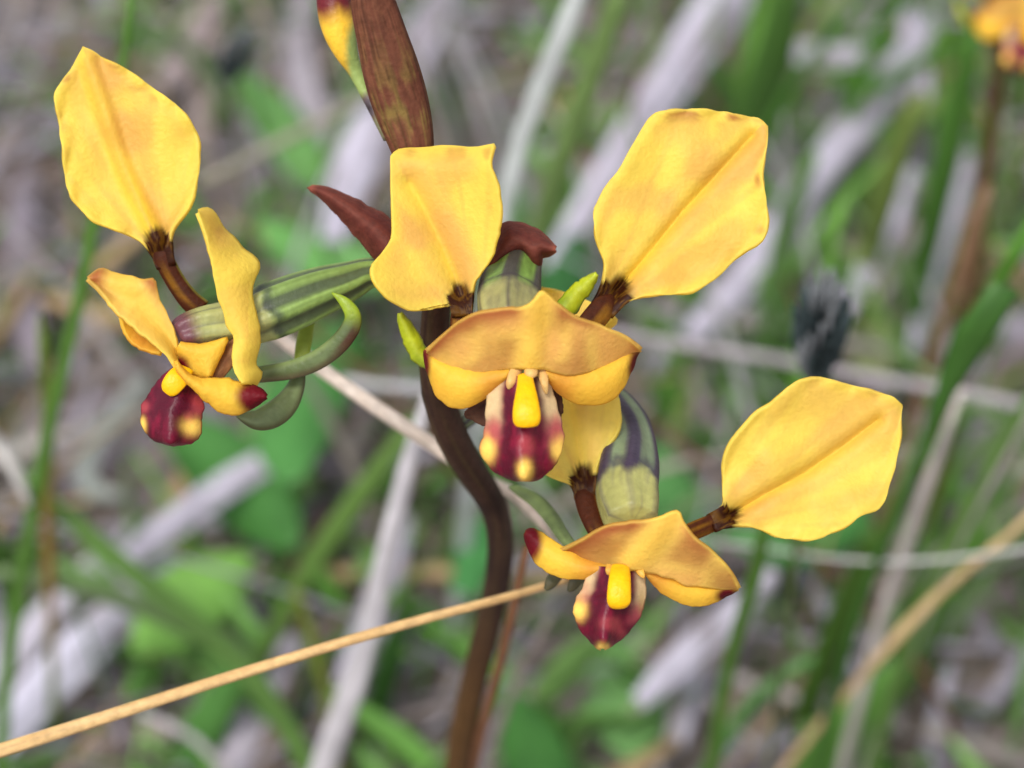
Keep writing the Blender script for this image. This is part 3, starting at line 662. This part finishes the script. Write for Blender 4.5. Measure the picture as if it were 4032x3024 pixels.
# ------------------------------------------------------------------ background blades and litter
def strip_mesh(P3, widths, color, seed, fold=0.25, twist=0.0, thick=0.0003, rows=18, view=FW, cols=5):
    p = np.concatenate([np.array(P3, float), np.array(widths, float)[:, None]], 1)
    qv = resample(p, rows, 2)
    C0 = qv[:, :3]; Wd = qv[:, 3]
    T = np.gradient(C0, axis=0); T /= np.linalg.norm(T, axis=1, keepdims=True) + 1e-12
    S = np.cross(T, view); S /= np.linalg.norm(S, axis=1, keepdims=True) + 1e-12
    N = np.cross(S, T)
    tw = twist * np.linspace(-1, 1, rows)
    S2 = S * np.cos(tw)[:, None] + N * np.sin(tw)[:, None]; N2 = -S * np.sin(tw)[:, None] + N * np.cos(tw)[:, None]
    u = np.linspace(-1, 1, cols)
    G = C0[:, None, :] + S2[:, None, :] * (u[None, :, None] * Wd[:, None, None] * 0.5) + N2[:, None, :] * (np.abs(u)[None, :, None] * Wd[:, None, None] * 0.5 * fold)
    n = vnoise(np.linspace(0, 6, rows)[:, None] + np.zeros((1, cols)) + seed, u[None, :] * 2 + 5 + np.zeros((rows, 1)), seed % 50)
    s = np.linspace(0, 1, rows)[:, None] + np.zeros((1, cols))
    if callable(color): Cc = color(s, np.broadcast_to(u, (rows, cols)), n)
    else: Cc = mixc(color * 1.12, color * 0.72, n)
    return grid_solid(G, Cc, thick)

def blade(name, label, cat, pts, widths, color, material=M_GRASS, root=True, group=None, seed=None, lean=(0, 0), **kw):
    """pts: full-view pixels (2212 wide) with distance along the view axis in m, tip first."""
    seed = seed if seed is not None else rnd.randint(1, 900)
    q2 = ZF(pts)
    P3 = [P(*p) for p in q2]
    Wm = [wd * 1.8228 / FPX * p[2] for wd, p in zip(widths, q2)]
    if root:
        dv_ = P3[-1] - P3[-2]
        if dv_[2] < -1e-4: lean = tuple(np.clip(0.85 * dv_[:2] / -dv_[2], -1.3, 1.3))
        g = ext_to_ground(P3[-1], lean); g[2] = -0.006
        P3.append(g); Wm.append(Wm[-1])
    V, F, CC = strip_mesh(P3, Wm, color, seed, **kw)
    o = link_mesh(name, V, F, CC, material, None, P3[-1]); o.location = P3[-1]
    return tag(o, label, cat, group)

G1 = lin(96, 140, 58); G2 = lin(118, 164, 78); G3 = lin(70, 108, 40); G4 = lin(136, 190, 92); GD = lin(48, 84, 34)
PALE = lin(206, 202, 206); LAV = lin(190, 184, 198); LAVD = lin(140, 130, 140); TAN = lin(214, 184, 138); BRN = lin(120, 86, 62)
def gd(y, h): return ground_depth(y * 1.8228, h)

blade('grass_shoot', 'slim green grass blade rising behind the upright pale petal', 'grass', [(300, -120, .205), (288, 0, .208), (262, 140, .213), (204, 490, .226), (150, 740, .238), (108, 900, .247), (62, 1150, .262), (28, 1350, .276), (0, 1560, .292)], [10, 16, 20, 24, 28, 30, 32, 32, 32], G1)
def redtip(s, u, n): return mixc(lin(112, 138, 52), lin(176, 108, 60), np.exp(-((s - .45) / .2) ** 2) * (0.5 + n * .5))
blade('grass_shoot', 'short green blade with an orange brown middle by the slim blade', 'grass', [(86, 680, .250), (92, 740, .254), (100, 830, .262), (106, 930, .272), (100, 1100, .290)], [6, 26, 28, 26, 22], redtip)
blade('grass_shoot', 'soft green blade slanting down under the left flower', 'grass', [(40, 1020, .290), (160, 1130, .295), (310, 1260, .300), (480, 1390, .306), (610, 1540, .312), (690, 1720, .320)], [20, 40, 46, 48, 46, 44], lin(104, 142, 70))
blade('grass_shoot', 'olive green blade slanting up towards the orchid stem', 'grass', [(900, 900, .30), (840, 985, .305), (740, 1120, .315), (640, 1265, .33)], [18, 44, 52, 40], lin(112, 148, 72))
blade('grass_shoot', 'thin yellowish green stalk beside the long whitish straw', 'grass', [(636, 1270, .30), (660, 1340, .305), (690, 1440, .31), (716, 1560, .32), (735, 1680, .33)], [14, 24, 26, 24, 22], lin(126, 142, 50))
blade('grass_shoot', 'broad dark green blade standing beside the thin yellowish stalk', 'grass', [(872, 1330, .33), (850, 1400, .335), (820, 1500, .345)], [16, 60, 56], GD * 1.3)
blade('dry_grass_stalk', 'long whitish dry grass stalk leaning left of the orchid stem', 'dry grass', [(925, 850, .225), (905, 910, .228), (868, 1060, .236), (830, 1210, .245), (792, 1390, .256), (740, 1540, .266), (690, 1680, .276)], [16, 26, 40, 46, 50, 56, 56], PALE * 1.05, M_DEAD)
blade('dry_grass_stalk', 'whitish flat dry blade rising between the middle flower petals', 'dry grass', [(1275, -80, .245), (1246, 0, .250), (1190, 130, .258), (1140, 250, .266), (1105, 370, .274), (1080, 500, .284), (1060, 640, .296)], [30, 44, 48, 44, 40, 38, 36], lin(202, 208, 206), M_DEAD)
blade('grass_shoot', 'pale green broad blade rising beside the whitish flat blade', 'grass', [(1350, -80, .285), (1326, 20, .292), (1270, 180, .302), (1215, 340, .315), (1170, 480, .33)], [30, 50, 56, 54, 50], lin(128, 156, 92))
blade('grass_shoot', 'dark green blade behind the big spread petal', 'grass', [(1700, -80, .36), (1695, 60, .37), (1640, 220, .39), (1560, 330, .41)], [40, 80, 90, 70], lin(92, 134, 62))
blade('grass_leaf', 'wide dark green leaf tip standing beyond the lower spread petal', 'leaf', [(2172, 622, .215), (2145, 660, .217), (2095, 740, .222), (2050, 830, .228), (2010, 930, .234), (1960, 1060, .243), (1890, 1220, .254), (1830, 1390, .266), (1790, 1560, .278)], [64, 92, 86, 46, 20, 19, 20, 22, 22], lin(72, 118, 48))
blade('grass_shoot', 'upright green stalk beneath the lower spread petal', 'grass', [(1660, 1060, .235), (1648, 1160, .241), (1630, 1260, .247), (1590, 1370, .254), (1560, 1500, .263), (1535, 1680, .275)], [22, 30, 34, 32, 30, 30], lin(92, 134, 52))
blade('grass_shoot', 'bright green blade leaning near the frame of dark stems', 'grass', [(2240, 470, .25), (2200, 540, .255), (2150, 620, .262), (2110, 700, .27)], [24, 36, 36, 30], lin(100, 158, 56))
blade('grass_shoot', 'long green blade sloping past the wide dark leaf', 'grass', [(2260, 800, .245), (2190, 920, .252), (2110, 1060, .262), (2030, 1220, .272), (1960, 1400, .285), (1900, 1600, .30)], [16, 26, 28, 30, 30, 28], lin(112, 150, 76))
blade('dry_grass_stalk', 'grey dry stalk slanting below the wide dark leaf', 'dry grass', [(2080, 840, .262), (2020, 1000, .270), (1960, 1170, .280), (1900, 1350, .290), (1850, 1540, .302)], [14, 24, 26, 28, 26], lin(186, 178, 172), M_DEAD)
blade('dry_grass_stalk', 'tan jointed dry stalk crossing the thin pale straw', 'dry grass', [(2260, 1080, .255), (2180, 1160, .258), (2060, 1250, .264), (1960, 1350, .270), (1890, 1430, .276), (1800, 1530, .286), (1700, 1650, .298), (1640, 1740, .306)], [12, 18, 18, 26, 18, 16, 16, 16], TAN, M_DEAD)
blade('dry_grass_stalk', 'thin grey stalk sloping near the tan jointed stalk', 'dry grass', [(2240, 850, .262), (2140, 1040, .270), (2050, 1200, .28), (1960, 1420, .292)], [16, 22, 22, 22], lin(186, 178, 172), M_DEAD)
blade('dry_straw', 'rust orange dying blade right of the dark seed head', 'dry grass', [(2135, 400, .30), (2110, 470, .305), (2085, 560, .312), (2050, 660, .322)], [14, 32, 34, 26], lin(156, 122, 94), M_DEAD)
blade('grass_shoot', 'large soft bright green blade low on the right side', 'grass', [(1960, 1430, .31), (1860, 1540, .315), (1790, 1640, .325), (1750, 1720, .335)], [40, 110, 130, 110], lin(110, 162, 72))
blade('grass_shoot', 'wispy green blade arching under the grey dry stalk', 'grass', [(1760, 1420, .30), (1690, 1460, .302), (1610, 1530, .31), (1540, 1640, .32)], [14, 30, 34, 30], lin(110, 164, 92))
blade('grass_shoot', 'tall dark green blade below the distant orchid flower', 'grass', [(2110, 60, .34), (2070, 230, .355), (2030, 420, .372), (2000, 560, .39)], [30, 64, 66, 50], lin(92, 140, 60))
blade('grass_shoot', 'pale yellow green blade beyond the long grey bark strip', 'grass', [(1990, 200, .37), (1940, 330, .38), (1900, 470, .395), (1880, 560, .41)], [24, 56, 60, 40], lin(140, 162, 84))
blade('grass_shoot', 'wide mid green blade behind the tan jointed stalk', 'grass', [(2150, 1000, .32), (2090, 1160, .33), (2010, 1330, .345), (1950, 1480, .36)], [26, 70, 76, 64], lin(104, 150, 66))
blade('grass_shoot', 'dark olive blade left of the grey dry stalk', 'grass', [(1880, 1150, .31), (1850, 1260, .32), (1790, 1400, .335), (1740, 1540, .35)], [24, 60, 64, 54], lin(84, 120, 48))
blade('grass_shoot', 'broad green blade low under the tan straw', 'grass', [(520, 1430, .33), (470, 1520, .335), (430, 1600, .34), (400, 1700, .35)], [30, 84, 96, 80], lin(96, 150, 74))
blade('grass_shoot', 'soft green blade behind the wide silvery dead leaf', 'grass', [(640, 1590, .33), (590, 1540, .335), (520, 1480, .345), (460, 1420, .355)], [20, 56, 60, 50], lin(110, 156, 80))
blade('grass_shoot', 'long pale green blade running beside the big grey bark strip', 'grass', [(1760, 330, .36), (1720, 420, .37), (1690, 520, .38), (1670, 640, .395)], [20, 44, 50, 40], lin(124, 164, 96))
# thin stems rising near the orchid stem
blade('dry_twig', 'thin reddish brown twig leaning on the lower orchid stem', 'twig', [(1138, 1180, .178), (1120, 1270, .185), (1085, 1420, .196), (1045, 1560, .208), (1010, 1690, .220)], [10, 16, 18, 20, 20], lin(128, 88, 62), M_DEAD, fold=0.6)
blade('dry_twig', 'fine grey twig beside the reddish brown twig', 'twig', [(1190, 1330, .26), (1140, 1420, .27), (1085, 1540, .285), (1040, 1690, .30)], [10, 16, 18, 18], lin(150, 138, 132), M_DEAD, fold=0.6)
# horizontal thin pale straws
def hstraw(label, pts, rpx, c0, c1, seed):
    return px_tube_thing('straw_stalk', label, 'straw', ZF(pts), [r * 1.8228 for r in rpx], M_STRAW, straw_col(c0 * .85, c1 * .85, seed), n=8, rows=50)
hstraw('pale grey straw running level behind the dark seed head', [(1180, 690, .33), (1400, 735, .325), (1650, 770, .32), (1900, 820, .315), (2100, 850, .315), (2300, 900, .315)], [8, 10, 11, 12, 12, 12], lin(160, 150, 154), lin(190, 184, 188), 85)
hstraw('thin pale thread of straw under the lower spread petal', [(1440, 1165, .262), (1600, 1175, .26), (1800, 1210, .258), (2000, 1215, .256), (2260, 1180, .255)], [3.5, 4, 4.5, 5, 5], lin(196, 196, 190), lin(216, 214, 210), 86)
hstraw('short pale straw between left flower and orchid stem', [(740, 820, .30), (830, 835, .298), (930, 840, .296), (1100, 880, .295)], [9, 9, 9, 8], lin(178, 178, 180), lin(204, 204, 206), 87)
hstraw('bent whitish straw at the foot of the slim green blade', [(-60, 900, .25), (0, 960, .252), (40, 1030, .254), (62, 1090, .257)], [12, 16, 15, 8], lin(200, 196, 190), lin(222, 218, 214), 88)
hstraw('faint pale straw slanting behind the upright pale petal', [(430, 400, .36), (560, 330, .355), (720, 250, .35), (800, 200, .35)], [9, 12, 12, 8], lin(140, 136, 118), lin(164, 160, 142), 89)
hstraw('thin pale straw crossing low under the tan straw', [(300, 1540, .31), (400, 1580, .312), (470, 1640, .315), (540, 1720, .32)], [8, 9, 9, 9], lin(178, 170, 172), lin(210, 204, 204), 90)

# grey dead strips of leaf and bark on the ground
def dead(label, pts, widths, col=LAV, h=0.012, name='dead_leaf', **kw):
    n = len(pts)
    hs_ = h if isinstance(h, (list, tuple)) else [h] * n
    cx_ = sum(p_[0] for p_ in pts) / n; cy_ = sum(p_[1] for p_ in pts) / n
    pts = [(cx_ + (x - cx_) * 1.35, cy_ + (y - cy_) * 1.35) for x, y in pts]
    widths = [w_ * .8 for w_ in widths]
    sd_ = int(cx_ + cy_) % 700; base_ = col
    def col(s_, u_, n_):
        a_ = vnoise(u_ * 5 + 9, s_ * 2.5 + 3, sd_); b_ = vnoise(u_ * 2 + 9, s_ * 6 + 3, sd_ + 1)
        c_ = mixc(base_ * 1.1, base_ * .62, sstep(.25, .85, a_ * .65 + b_ * .4))
        return mixc(c_, lin(120, 104, 92), sstep(.65, .9, b_) * .5)
    pp = [(x, y, gd(y, hh)) for (x, y), hh in zip(pts, hs_)]
    return blade(name, label, 'leaf litter', pp, widths, col, M_DEAD, root=False, rows=26, cols=15, fold=kw.pop('fold', 0.3), **kw)
dead('broad grey dead leaf lying behind the tall brown sheath', [(960, -20), (900, 80), (830, 220), (780, 340), (750, 440)], [40, 120, 140, 120, 60], LAV * 1.05, .045)
dead('long grey bark strip behind the top of the big spread petal', [(1620, -60), (1540, 40), (1470, 140), (1400, 250), (1330, 360), (1250, 480)], [90, 130, 130, 110, 90, 50], LAV * 1.05, .045)
dead('long grey bark strip beyond the big spread petal', [(1960, 120), (1900, 210), (1810, 320), (1720, 440), (1640, 560), (1560, 640)], [50, 100, 100, 90, 90, 60], LAV, .045)
dead('pale curled dead leaf near the distant orchid flower', [(1680, 110), (1740, 110), (1810, 120), (1870, 110)], [20, 60, 66, 24], LAV, .04)
dead('small pale dead leaf under the distant orchid flower', [(1960, 20), (1975, 90), (1985, 160), (1980, 230)], [30, 70, 76, 30], LAV, .04)
dead('wide silvery dead leaf low on the left', [(330, 1270), (250, 1330), (160, 1420), (70, 1510), (-30, 1620)], [50, 110, 130, 130, 110], lin(206, 202, 218), .024)
dead('silvery dead strip above the wide silvery dead leaf', [(300, 1170), (220, 1220), (130, 1300), (50, 1400), (-20, 1480)], [40, 70, 84, 80, 60], lin(196, 190, 202), .02)
dead('grey dead strip below the maroon lip of the left flower', [(640, 950), (560, 1010), (470, 1060), (380, 1130), (300, 1190)], [30, 70, 80, 80, 50], LAV * .95, .035)
dead('grey leaf curl crossing behind the left flower', [(300, 850), (260, 900), (210, 960), (190, 1030), (260, 1040)], [30, 56, 60, 56, 30], lin(150, 156, 150), .03)
dead('pale dead leaf between whitish stalk and orchid stem', [(860, 1160), (830, 1260), (800, 1350), (760, 1430)], [40, 90, 90, 50], LAV * .95, .03)
dead('grey dead leaf beneath the tan straw', [(620, 1420), (580, 1510), (540, 1600), (500, 1700)], [60, 120, 130, 110], lin(176, 168, 178), .02)
dead('light grey leaf piece right of the lower maroon lip', [(1640, 1270), (1570, 1340), (1490, 1410), (1420, 1480)], [40, 80, 90, 50], lin(204, 198, 212), .035)
dead('small light grey leaf piece under the upright green stalk', [(1500, 1420), (1490, 1480), (1475, 1540), (1470, 1590)], [40, 70, 76, 30], lin(198, 192, 206), .018)
dead('narrow grey dead leaf right of the dark seed head', [(1960, 400), (1930, 480), (1880, 570), (1840, 650)], [26, 60, 60, 30], LAV * .95, .045)
dead('grey dead leaf in the lower gap between stalks', [(1420, 0), (1400, 60), (1380, 110)], [40, 60, 40], LAVD, .016)
dead('brown dead leaf piece under the left flower', [(700, 1130), (660, 1180), (640, 1260), (630, 1320)], [30, 60, 66, 30], lin(138, 108, 98), .016)
dead('pale grey strip behind the dark seed head', [(2080, 380), (2050, 480), (2010, 600), (1990, 700)], [30, 60, 60, 30], LAV * .9, .04)
dead('grey dead leaf at the far left behind the upright pale petal', [(60, 420), (40, 520), (50, 640), (70, 740)], [50, 100, 100, 50], LAVD, .016)
dead('dull pink dead leaf beside the small seed head', [(470, 0), (430, 60), (390, 130), (340, 190)], [40, 80, 80, 40], lin(172, 156, 156), .018)
dead('pale dead strip behind the small seed head', [(660, 20), (640, 120), (660, 200), (690, 280)], [40, 90, 100, 60], lin(176, 168, 176), .018)

# broad green leaves low on the ground
def gleaf(label, pts, widths, col, h=.03, lift=None):
    def f(s, u, n):
        c = mixc(col * 1.15, col * 0.7, n * 0.9)
        return mixc(c, col * 1.35, np.exp(-(u / 0.12) ** 2) * 0.5)
    n = len(pts)
    hs_ = h if isinstance(h, (list, tuple)) else [h] * n
    return blade('green_leaf', label, 'leaf', [(x, y, gd(y, hh)) for (x, y), hh in zip(pts, hs_)], widths, f, M_GRASS, root=False, rows=18, cols=9, fold=0.22)
gleaf('bright lime green leaf lying left below the left flower', [(540, 1200), (490, 1240), (420, 1290), (350, 1350), (290, 1410)], [30, 130, 180, 150, 20], lin(134, 186, 88))
gleaf('deep green broad leaf under the left maroon lip', [(330, 900), (420, 960), (510, 1040), (590, 1120), (640, 1180)], [20, 150, 190, 150, 30], lin(72, 128, 58))
gleaf('large pale green oval leaf below the lower flower', [(1340, 1330), (1345, 1400), (1350, 1480), (1360, 1560), (1370, 1640)], [30, 150, 200, 170, 40], lin(128, 178, 106), .012)
gleaf('green leaf in the gap under the left ovary', [(760, 700), (700, 780), (650, 870), (620, 960), (640, 1040)], [40, 150, 190, 160, 40], lin(84, 144, 72), .045)
gleaf('soft green leaf above the left ovary', [(560, 480), (620, 530), (690, 560), (770, 580), (860, 600)], [30, 100, 130, 120, 40], lin(110, 168, 88), .04)
gleaf('dark green leaf behind the middle ovary', [(1240, 480), (1210, 560), (1190, 640), (1190, 730)], [40, 150, 170, 90], lin(58, 112, 56), .045)
gleaf('pale lime leaf right of the dark seed head', [(1860, 520), (1880, 620), (1900, 720), (1900, 820)], [30, 110, 140, 100], lin(172, 188, 124), .015)
gleaf('green leaf behind the gap of the lower petals', [(1420, 960), (1440, 1040), (1470, 1130), (1500, 1210)], [40, 130, 150, 90], lin(88, 142, 76), .04)
gleaf('green leaf low beside the orchid stem foot', [(1080, 1480), (1120, 1560), (1160, 1640), (1190, 1720)], [30, 120, 150, 130], lin(66, 120, 50), .03)
gleaf('green leaf behind the whitish flat blade', [(1120, 380), (1090, 460), (1060, 560)], [40, 110, 60], lin(92, 150, 64), .04)
gleaf('green leaf patch behind tall brown sheath base', [(520, 160), (570, 230), (640, 320), (680, 400)], [30, 100, 120, 50], lin(110, 160, 88), .03)
gleaf('green leaf beneath the lower spread petal', [(1560, 1150), (1680, 1180), (1800, 1160), (1880, 1110)], [30, 100, 110, 40], lin(84, 146, 74), .04)
gleaf('small lime leaf right of the orchid stem', [(1100, 1100), (1040, 1180), (1000, 1280)], [40, 110, 60], lin(84, 152, 84), .04)

# ------------------------------------------------------------------ dark fuzzy seed heads
def seed_head(label, toppx, botpx, dtop, dbot, rpx, nb, foot_px):
    t3 = P(*ZF([(toppx[0], toppx[1], dtop)])[0]); b3 = P(*ZF([(botpx[0], botpx[1], dbot)])[0])
    R0 = rpx * 1.8228 / FPX * dbot
    base = ext_to_ground(b3, foot_px); base[2] = -0.004
    root = empty('seed_head', base)
    tag(root, label, 'seed head', 'dark fuzzy seed heads')
    ax = t3 - b3; Ln = np.linalg.norm(ax); axn = ax / Ln
    V, F, CC = tube_world([base, 0.5 * (base + b3) + np.array([.002, 0, 0]), b3, t3], [R0 * .12, R0 * .12, R0 * .12, R0 * .05], n=8, rows=30, color=lambda s, th: np.broadcast_to(lin(84, 96, 60), s.shape + (3,)))
    link_mesh('stem', V, F, CC, M_STEM, root, base)
    s1 = np.cross(axn, FW); s1 /= np.linalg.norm(s1); s2 = np.cross(axn, s1)
    for k in range(nb):
        f = (k + .5) / nb; a = k * 2.399
        rr = R0 * (math.sin(math.pi * min(1, .12 + f * .86)) ** .7)
        o3 = b3 + axn * Ln * f * .78
        dirv = s1 * math.cos(a) + s2 * math.sin(a)
        tip = o3 + dirv * rr * 0.95 + axn * Ln * .27
        c = lin(58, 70, 72) * rnd.uniform(.7, 1.6)
        if k % 4 == 0 or f > .82: c = lin(126, 130, 134)
        V, F, CC = strip_mesh([o3, o3 + dirv * rr * .7 + axn * Ln * .08, tip], [R0 * .25, R0 * .42, R0 * .04], c, k + 3, rows=7, cols=3, fold=.5, view=np.cross(axn, dirv) + 0.3 * dirv)
        link_mesh('seed_scale', V, F, CC, M_SEED, root, base)
seed_head('large dark fuzzy seed head standing above the lower spread petal', (1785, 590), (1760, 820),   .208, .218, 66, 60, (0.02, 0.05))
seed_head('small dark fuzzy seed head near the tall brown sheath', (545, 60), (480, 175), .34, .352, 40, 30, (0.02, 0.05))

# ------------------------------------------------------------------ distant orchid at the upper right
c0 = PM(*ZF([(1130, 900, -6)])[0])
tgt = P(*ZF([(2212, 92, .285)])[0])
orch2 = empty('donkey_orchid', (0, 0, 0))
tag(orch2, 'distant blurred yellow orchid standing behind the grass', 'orchid')
fl = copy_tree(f2, orch2)
fl['label'] = 'blurred distant yellow flower with maroon lip'
sc2 = 0.95
off = tgt - (c0 - ORG) * sc2
g2 = np.array([tgt[0] + .012, tgt[1] + .025, 0.0])
orch2.location = g2
fl.scale = (sc2,) * 3
fl.location = Vector(off - g2)
att = off + (PM(*Z2([(970, 720, 1.5)])[0]) - ORG) * sc2
V, F, CC = tube_world([g2 + [0, 0, -.004], 0.5 * (g2 + att) + np.array([.004, .006, 0]), att + np.array([.003, .008, -.01]), att], [.0016, .0015, .0013, .0012], n=10, rows=40, color=lambda s, th: np.broadcast_to(lin(96, 70, 46), s.shape + (3,)))
link_mesh('stem', V, F, CC, M_STEM, orch2, g2)

# ------------------------------------------------------------------ random fill: grass blades, each an object
def local_blade(seed, hgt, wid, bend, col):
    r = random.Random(seed)
    a = r.uniform(-.3, .3)
    pts = [np.array([bend * hgt * t ** 2 + a * .01 * math.sin(t * 3), 0.15 * bend * hgt * t, hgt * t * (1 - .12 * abs(bend) * t)]) for t in (0, .25, .5, .75, 1)]
    return strip_mesh(pts, [wid * .8, wid, wid, wid * .7, wid * .08], col, seed, rows=12, cols=3, fold=.35, view=np.array([0, 1.0, 0.0]), twist=r.uniform(-.8, .8))
gcols = [(lin(112, 164, 68), 'mid green'), (lin(130, 182, 86), 'fresh green'), (lin(98, 150, 56), 'deep green'), (lin(146, 174, 120), 'greyish green'), (lin(118, 164, 72), 'grass green'), (lin(156, 184, 128), 'pale green'), (lin(164, 178, 110), 'yellowish green'), (lin(84, 134, 52), 'dark green')]
protos = []
for i in range(48):
    broad, arch, tall = i & 1, (i >> 1) & 1, (i >> 2) & 1
    cc, cn = gcols[(i * 3 + i // 8) % len(gcols)]
    hh = rnd.uniform(.085, .115) if tall else rnd.uniform(.045, .07)
    wd = rnd.uniform(.0040, .0062) if broad else rnd.uniform(.0016, .0030)
    bd = (rnd.uniform(.45, .85) if arch else rnd.uniform(.05, .28)) * rnd.choice((-1, 1))
    V, F, CC = local_blade(200 + i, hh, wd, bd, cc)
    lab = 'blurred %s %s %s %s grass blade growing from the litter' % ('tall' if tall else 'short', 'broad' if broad else 'narrow', 'arching' if arch else 'upright', cn)
    o = link_mesh('grass_shoot', V, F, CC, M_GRASS); protos.append((o, V, lab, 'grass'))
dprot = []
for i in range(20):
    arch, tall = (i >> 1) & 1, i & 1
    cc, cn = [(PALE * .9, 'whitish'), (LAV * .85, 'lavender grey'), (TAN * .8, 'tan'), (BRN, 'brown'), (lin(160, 150, 140), 'stone grey')][i // 4]
    V, F, CC = local_blade(300 + i, rnd.uniform(.08, .105) if tall else rnd.uniform(.045, .065), rnd.uniform(.001, .0026), (rnd.uniform(.5, 1.1) if arch else rnd.uniform(.05, .3)) * rnd.choice((-1, 1)), cc)
    o = link_mesh('dry_straw', V, F, CC, M_DEAD); dprot.append((o, V, 'blurred %s %s %s dry grass blade standing in the litter' % ('tall' if tall else 'short', 'arching' if arch else 'upright', cn), 'dry grass'))

def clear_view(Vw):
    rel = Vw - CAM
    dz = rel @ FW; x = rel @ RT; y = rel @ UP
    inx = (np.abs(x) < dz * (W / 2 / FPX) * 1.15) & (np.abs(y) < dz * (H / 2 / FPX) * 1.15) & (dz > 0)
    near = inx & (dz < 0.275)
    return not near.any()

used = {}
def scatter(prot, count, xr, yr, xbias=None):
    k = 0; tries = 0
    while k < count and tries < count * 60:
        tries += 1
        o, V, lab, cat = rnd.choice(prot)
        x = rnd.uniform(*xr); y = rnd.uniform(*yr)
        if xbias and rnd.random() > xbias(x): continue
        a = rnd.uniform(0, 6.283); s = rnd.uniform(.7, 1.25)
        ca, sa = math.cos(a), math.sin(a)
        Vw = V * s
        Vw = np.stack([Vw[:, 0] * ca - Vw[:, 1] * sa + x, Vw[:, 0] * sa + Vw[:, 1] * ca + y, Vw[:, 2] - .004], 1)
        if not clear_view(Vw): continue
        if np.linalg.norm(np.array([x, y]) - ORG[:2]) < .02: continue
        if o.name not in used: c = o; used[o.name] = 1
        else:
            c = o.copy(); COL.objects.link(c)
        c.location = (x, y, -.004); c.rotation_euler = (0, 0, a); c.scale = (s, s, s)
        tag(c, lab, cat, lab.replace(' growing from the litter', 's').replace(' standing in the litter', 's')); k += 1
xb = lambda x: .40 + .6 * max(0, min(1, (x + .05) / .12))
scatter(protos, 200, (-.20, .22), (.20, .62), xb)
scatter(protos, 60, (-.42, .44), (.17, .95))
scatter(dprot, 130, (-.20, .22), (.20, .62))
scatter(dprot, 20, (-.42, .44), (.17, .95))
for o, V, lab, cat in protos + dprot:
    if o.name not in used: bpy.data.objects.remove(o)

# ------------------------------------------------------------------ leaf litter (uncountable)
def litter():
    Vs, Fs, Cs = [], [], []; base = 0
    pal = [LAV * .85, LAV * .7, LAVD, LAVD * 1.1, lin(156, 144, 138), lin(124, 110, 100), TAN * .7, lin(178, 170, 166), lin(164, 148, 142), lin(142, 130, 128), lin(104, 92, 84)]
    for k in range(3600):
        dense = k < 2900
        x = rnd.uniform(-.28, .30) if dense else rnd.uniform(-.9, .9)
        y = rnd.uniform(.08, .80) if dense else rnd.uniform(-.3, 1.5)
        z = rnd.uniform(.0, .014)
        Ln = rnd.uniform(.02, .085); wd = rnd.choice([.0012, .0018, .0025, .0035, .005, .008])
        a = rnd.gauss(.9, .7) if rnd.random() < .6 else rnd.uniform(0, 3.14)
        t = rnd.uniform(-.18, .18)
        d = np.array([math.cos(a), math.sin(a), t]); e = np.array([-math.sin(a), math.cos(a), 0])
        b = rnd.uniform(-.2, .2) * Ln
        p0 = np.array([x, y, z + abs(t) * Ln * .5])
        pts = [p0 - d * Ln / 2, p0 + e * b * .4 + [0, 0, rnd.uniform(0, .004)], p0 + d * Ln / 2 + e * b * .2]
        V, F, C = strip_mesh(pts, [wd * .3, wd, wd * .2], pal[rnd.randrange(len(pal))] * rnd.uniform(.8, 1.05), k % 800, rows=6, cols=3, fold=rnd.uniform(-.4, .4), view=np.array([0, .1, -1.0]))
        Vs.append(V); Cs.append(C); Fs += [tuple(i + base for i in f) for f in F]; base += len(V)
    o = link_mesh('leaf_litter', np.concatenate(Vs), Fs, np.concatenate(Cs), M_DEAD)
    tag(o, 'grey and brown litter of dead leaves and grass on the soil', 'leaf litter', kind='stuff')
litter()

# ------------------------------------------------------------------ low green ground cover (uncountable)
def cover():
    Vs, Fs, Cs = [], [], []; base = 0
    pal = [lin(122, 176, 84), lin(138, 192, 100), lin(102, 154, 66), lin(150, 196, 112), lin(126, 166, 92)]
    k = 0
    while k < 2400:
        dense = k < 1800
        x = rnd.uniform(-.24, .26) if dense else rnd.uniform(-.9, .9)
        y = rnd.uniform(.18, .75) if dense else rnd.uniform(-.3, 1.5)
        if vnoise(np.array(x * 22 + 40), np.array(y * 22 + 40), 91) + .14 * max(-1, min(1, x / .10)) + .10 * (y < .36) < .42: continue
        Ln = rnd.uniform(.010, .045); wd = rnd.uniform(.002, .009); a = rnd.uniform(0, 6.28); t = rnd.uniform(.1, 1.2)
        d = np.array([math.cos(a) * math.cos(t), math.sin(a) * math.cos(t), math.sin(t)])
        p0 = np.array([x, y, rnd.uniform(0, .008)])
        V, F, C = strip_mesh([p0, p0 + d * Ln * .5 + [0, 0, .003], p0 + d * Ln], [wd * .4, wd, wd * .15], pal[rnd.randrange(5)] * rnd.uniform(.8, 1.1), k % 800, rows=6, cols=3, fold=.3, view=np.array([math.sin(a), -math.cos(a), -.6]))
        Vs.append(V); Cs.append(C); Fs += [tuple(i + base for i in f) for f in F]; base += len(V); k += 1
    o = link_mesh('ground_cover', np.concatenate(Vs), Fs, np.concatenate(Cs), M_GRASS)
    tag(o, 'low green seedlings and short grass over the litter', 'ground cover', kind='stuff')
cover()
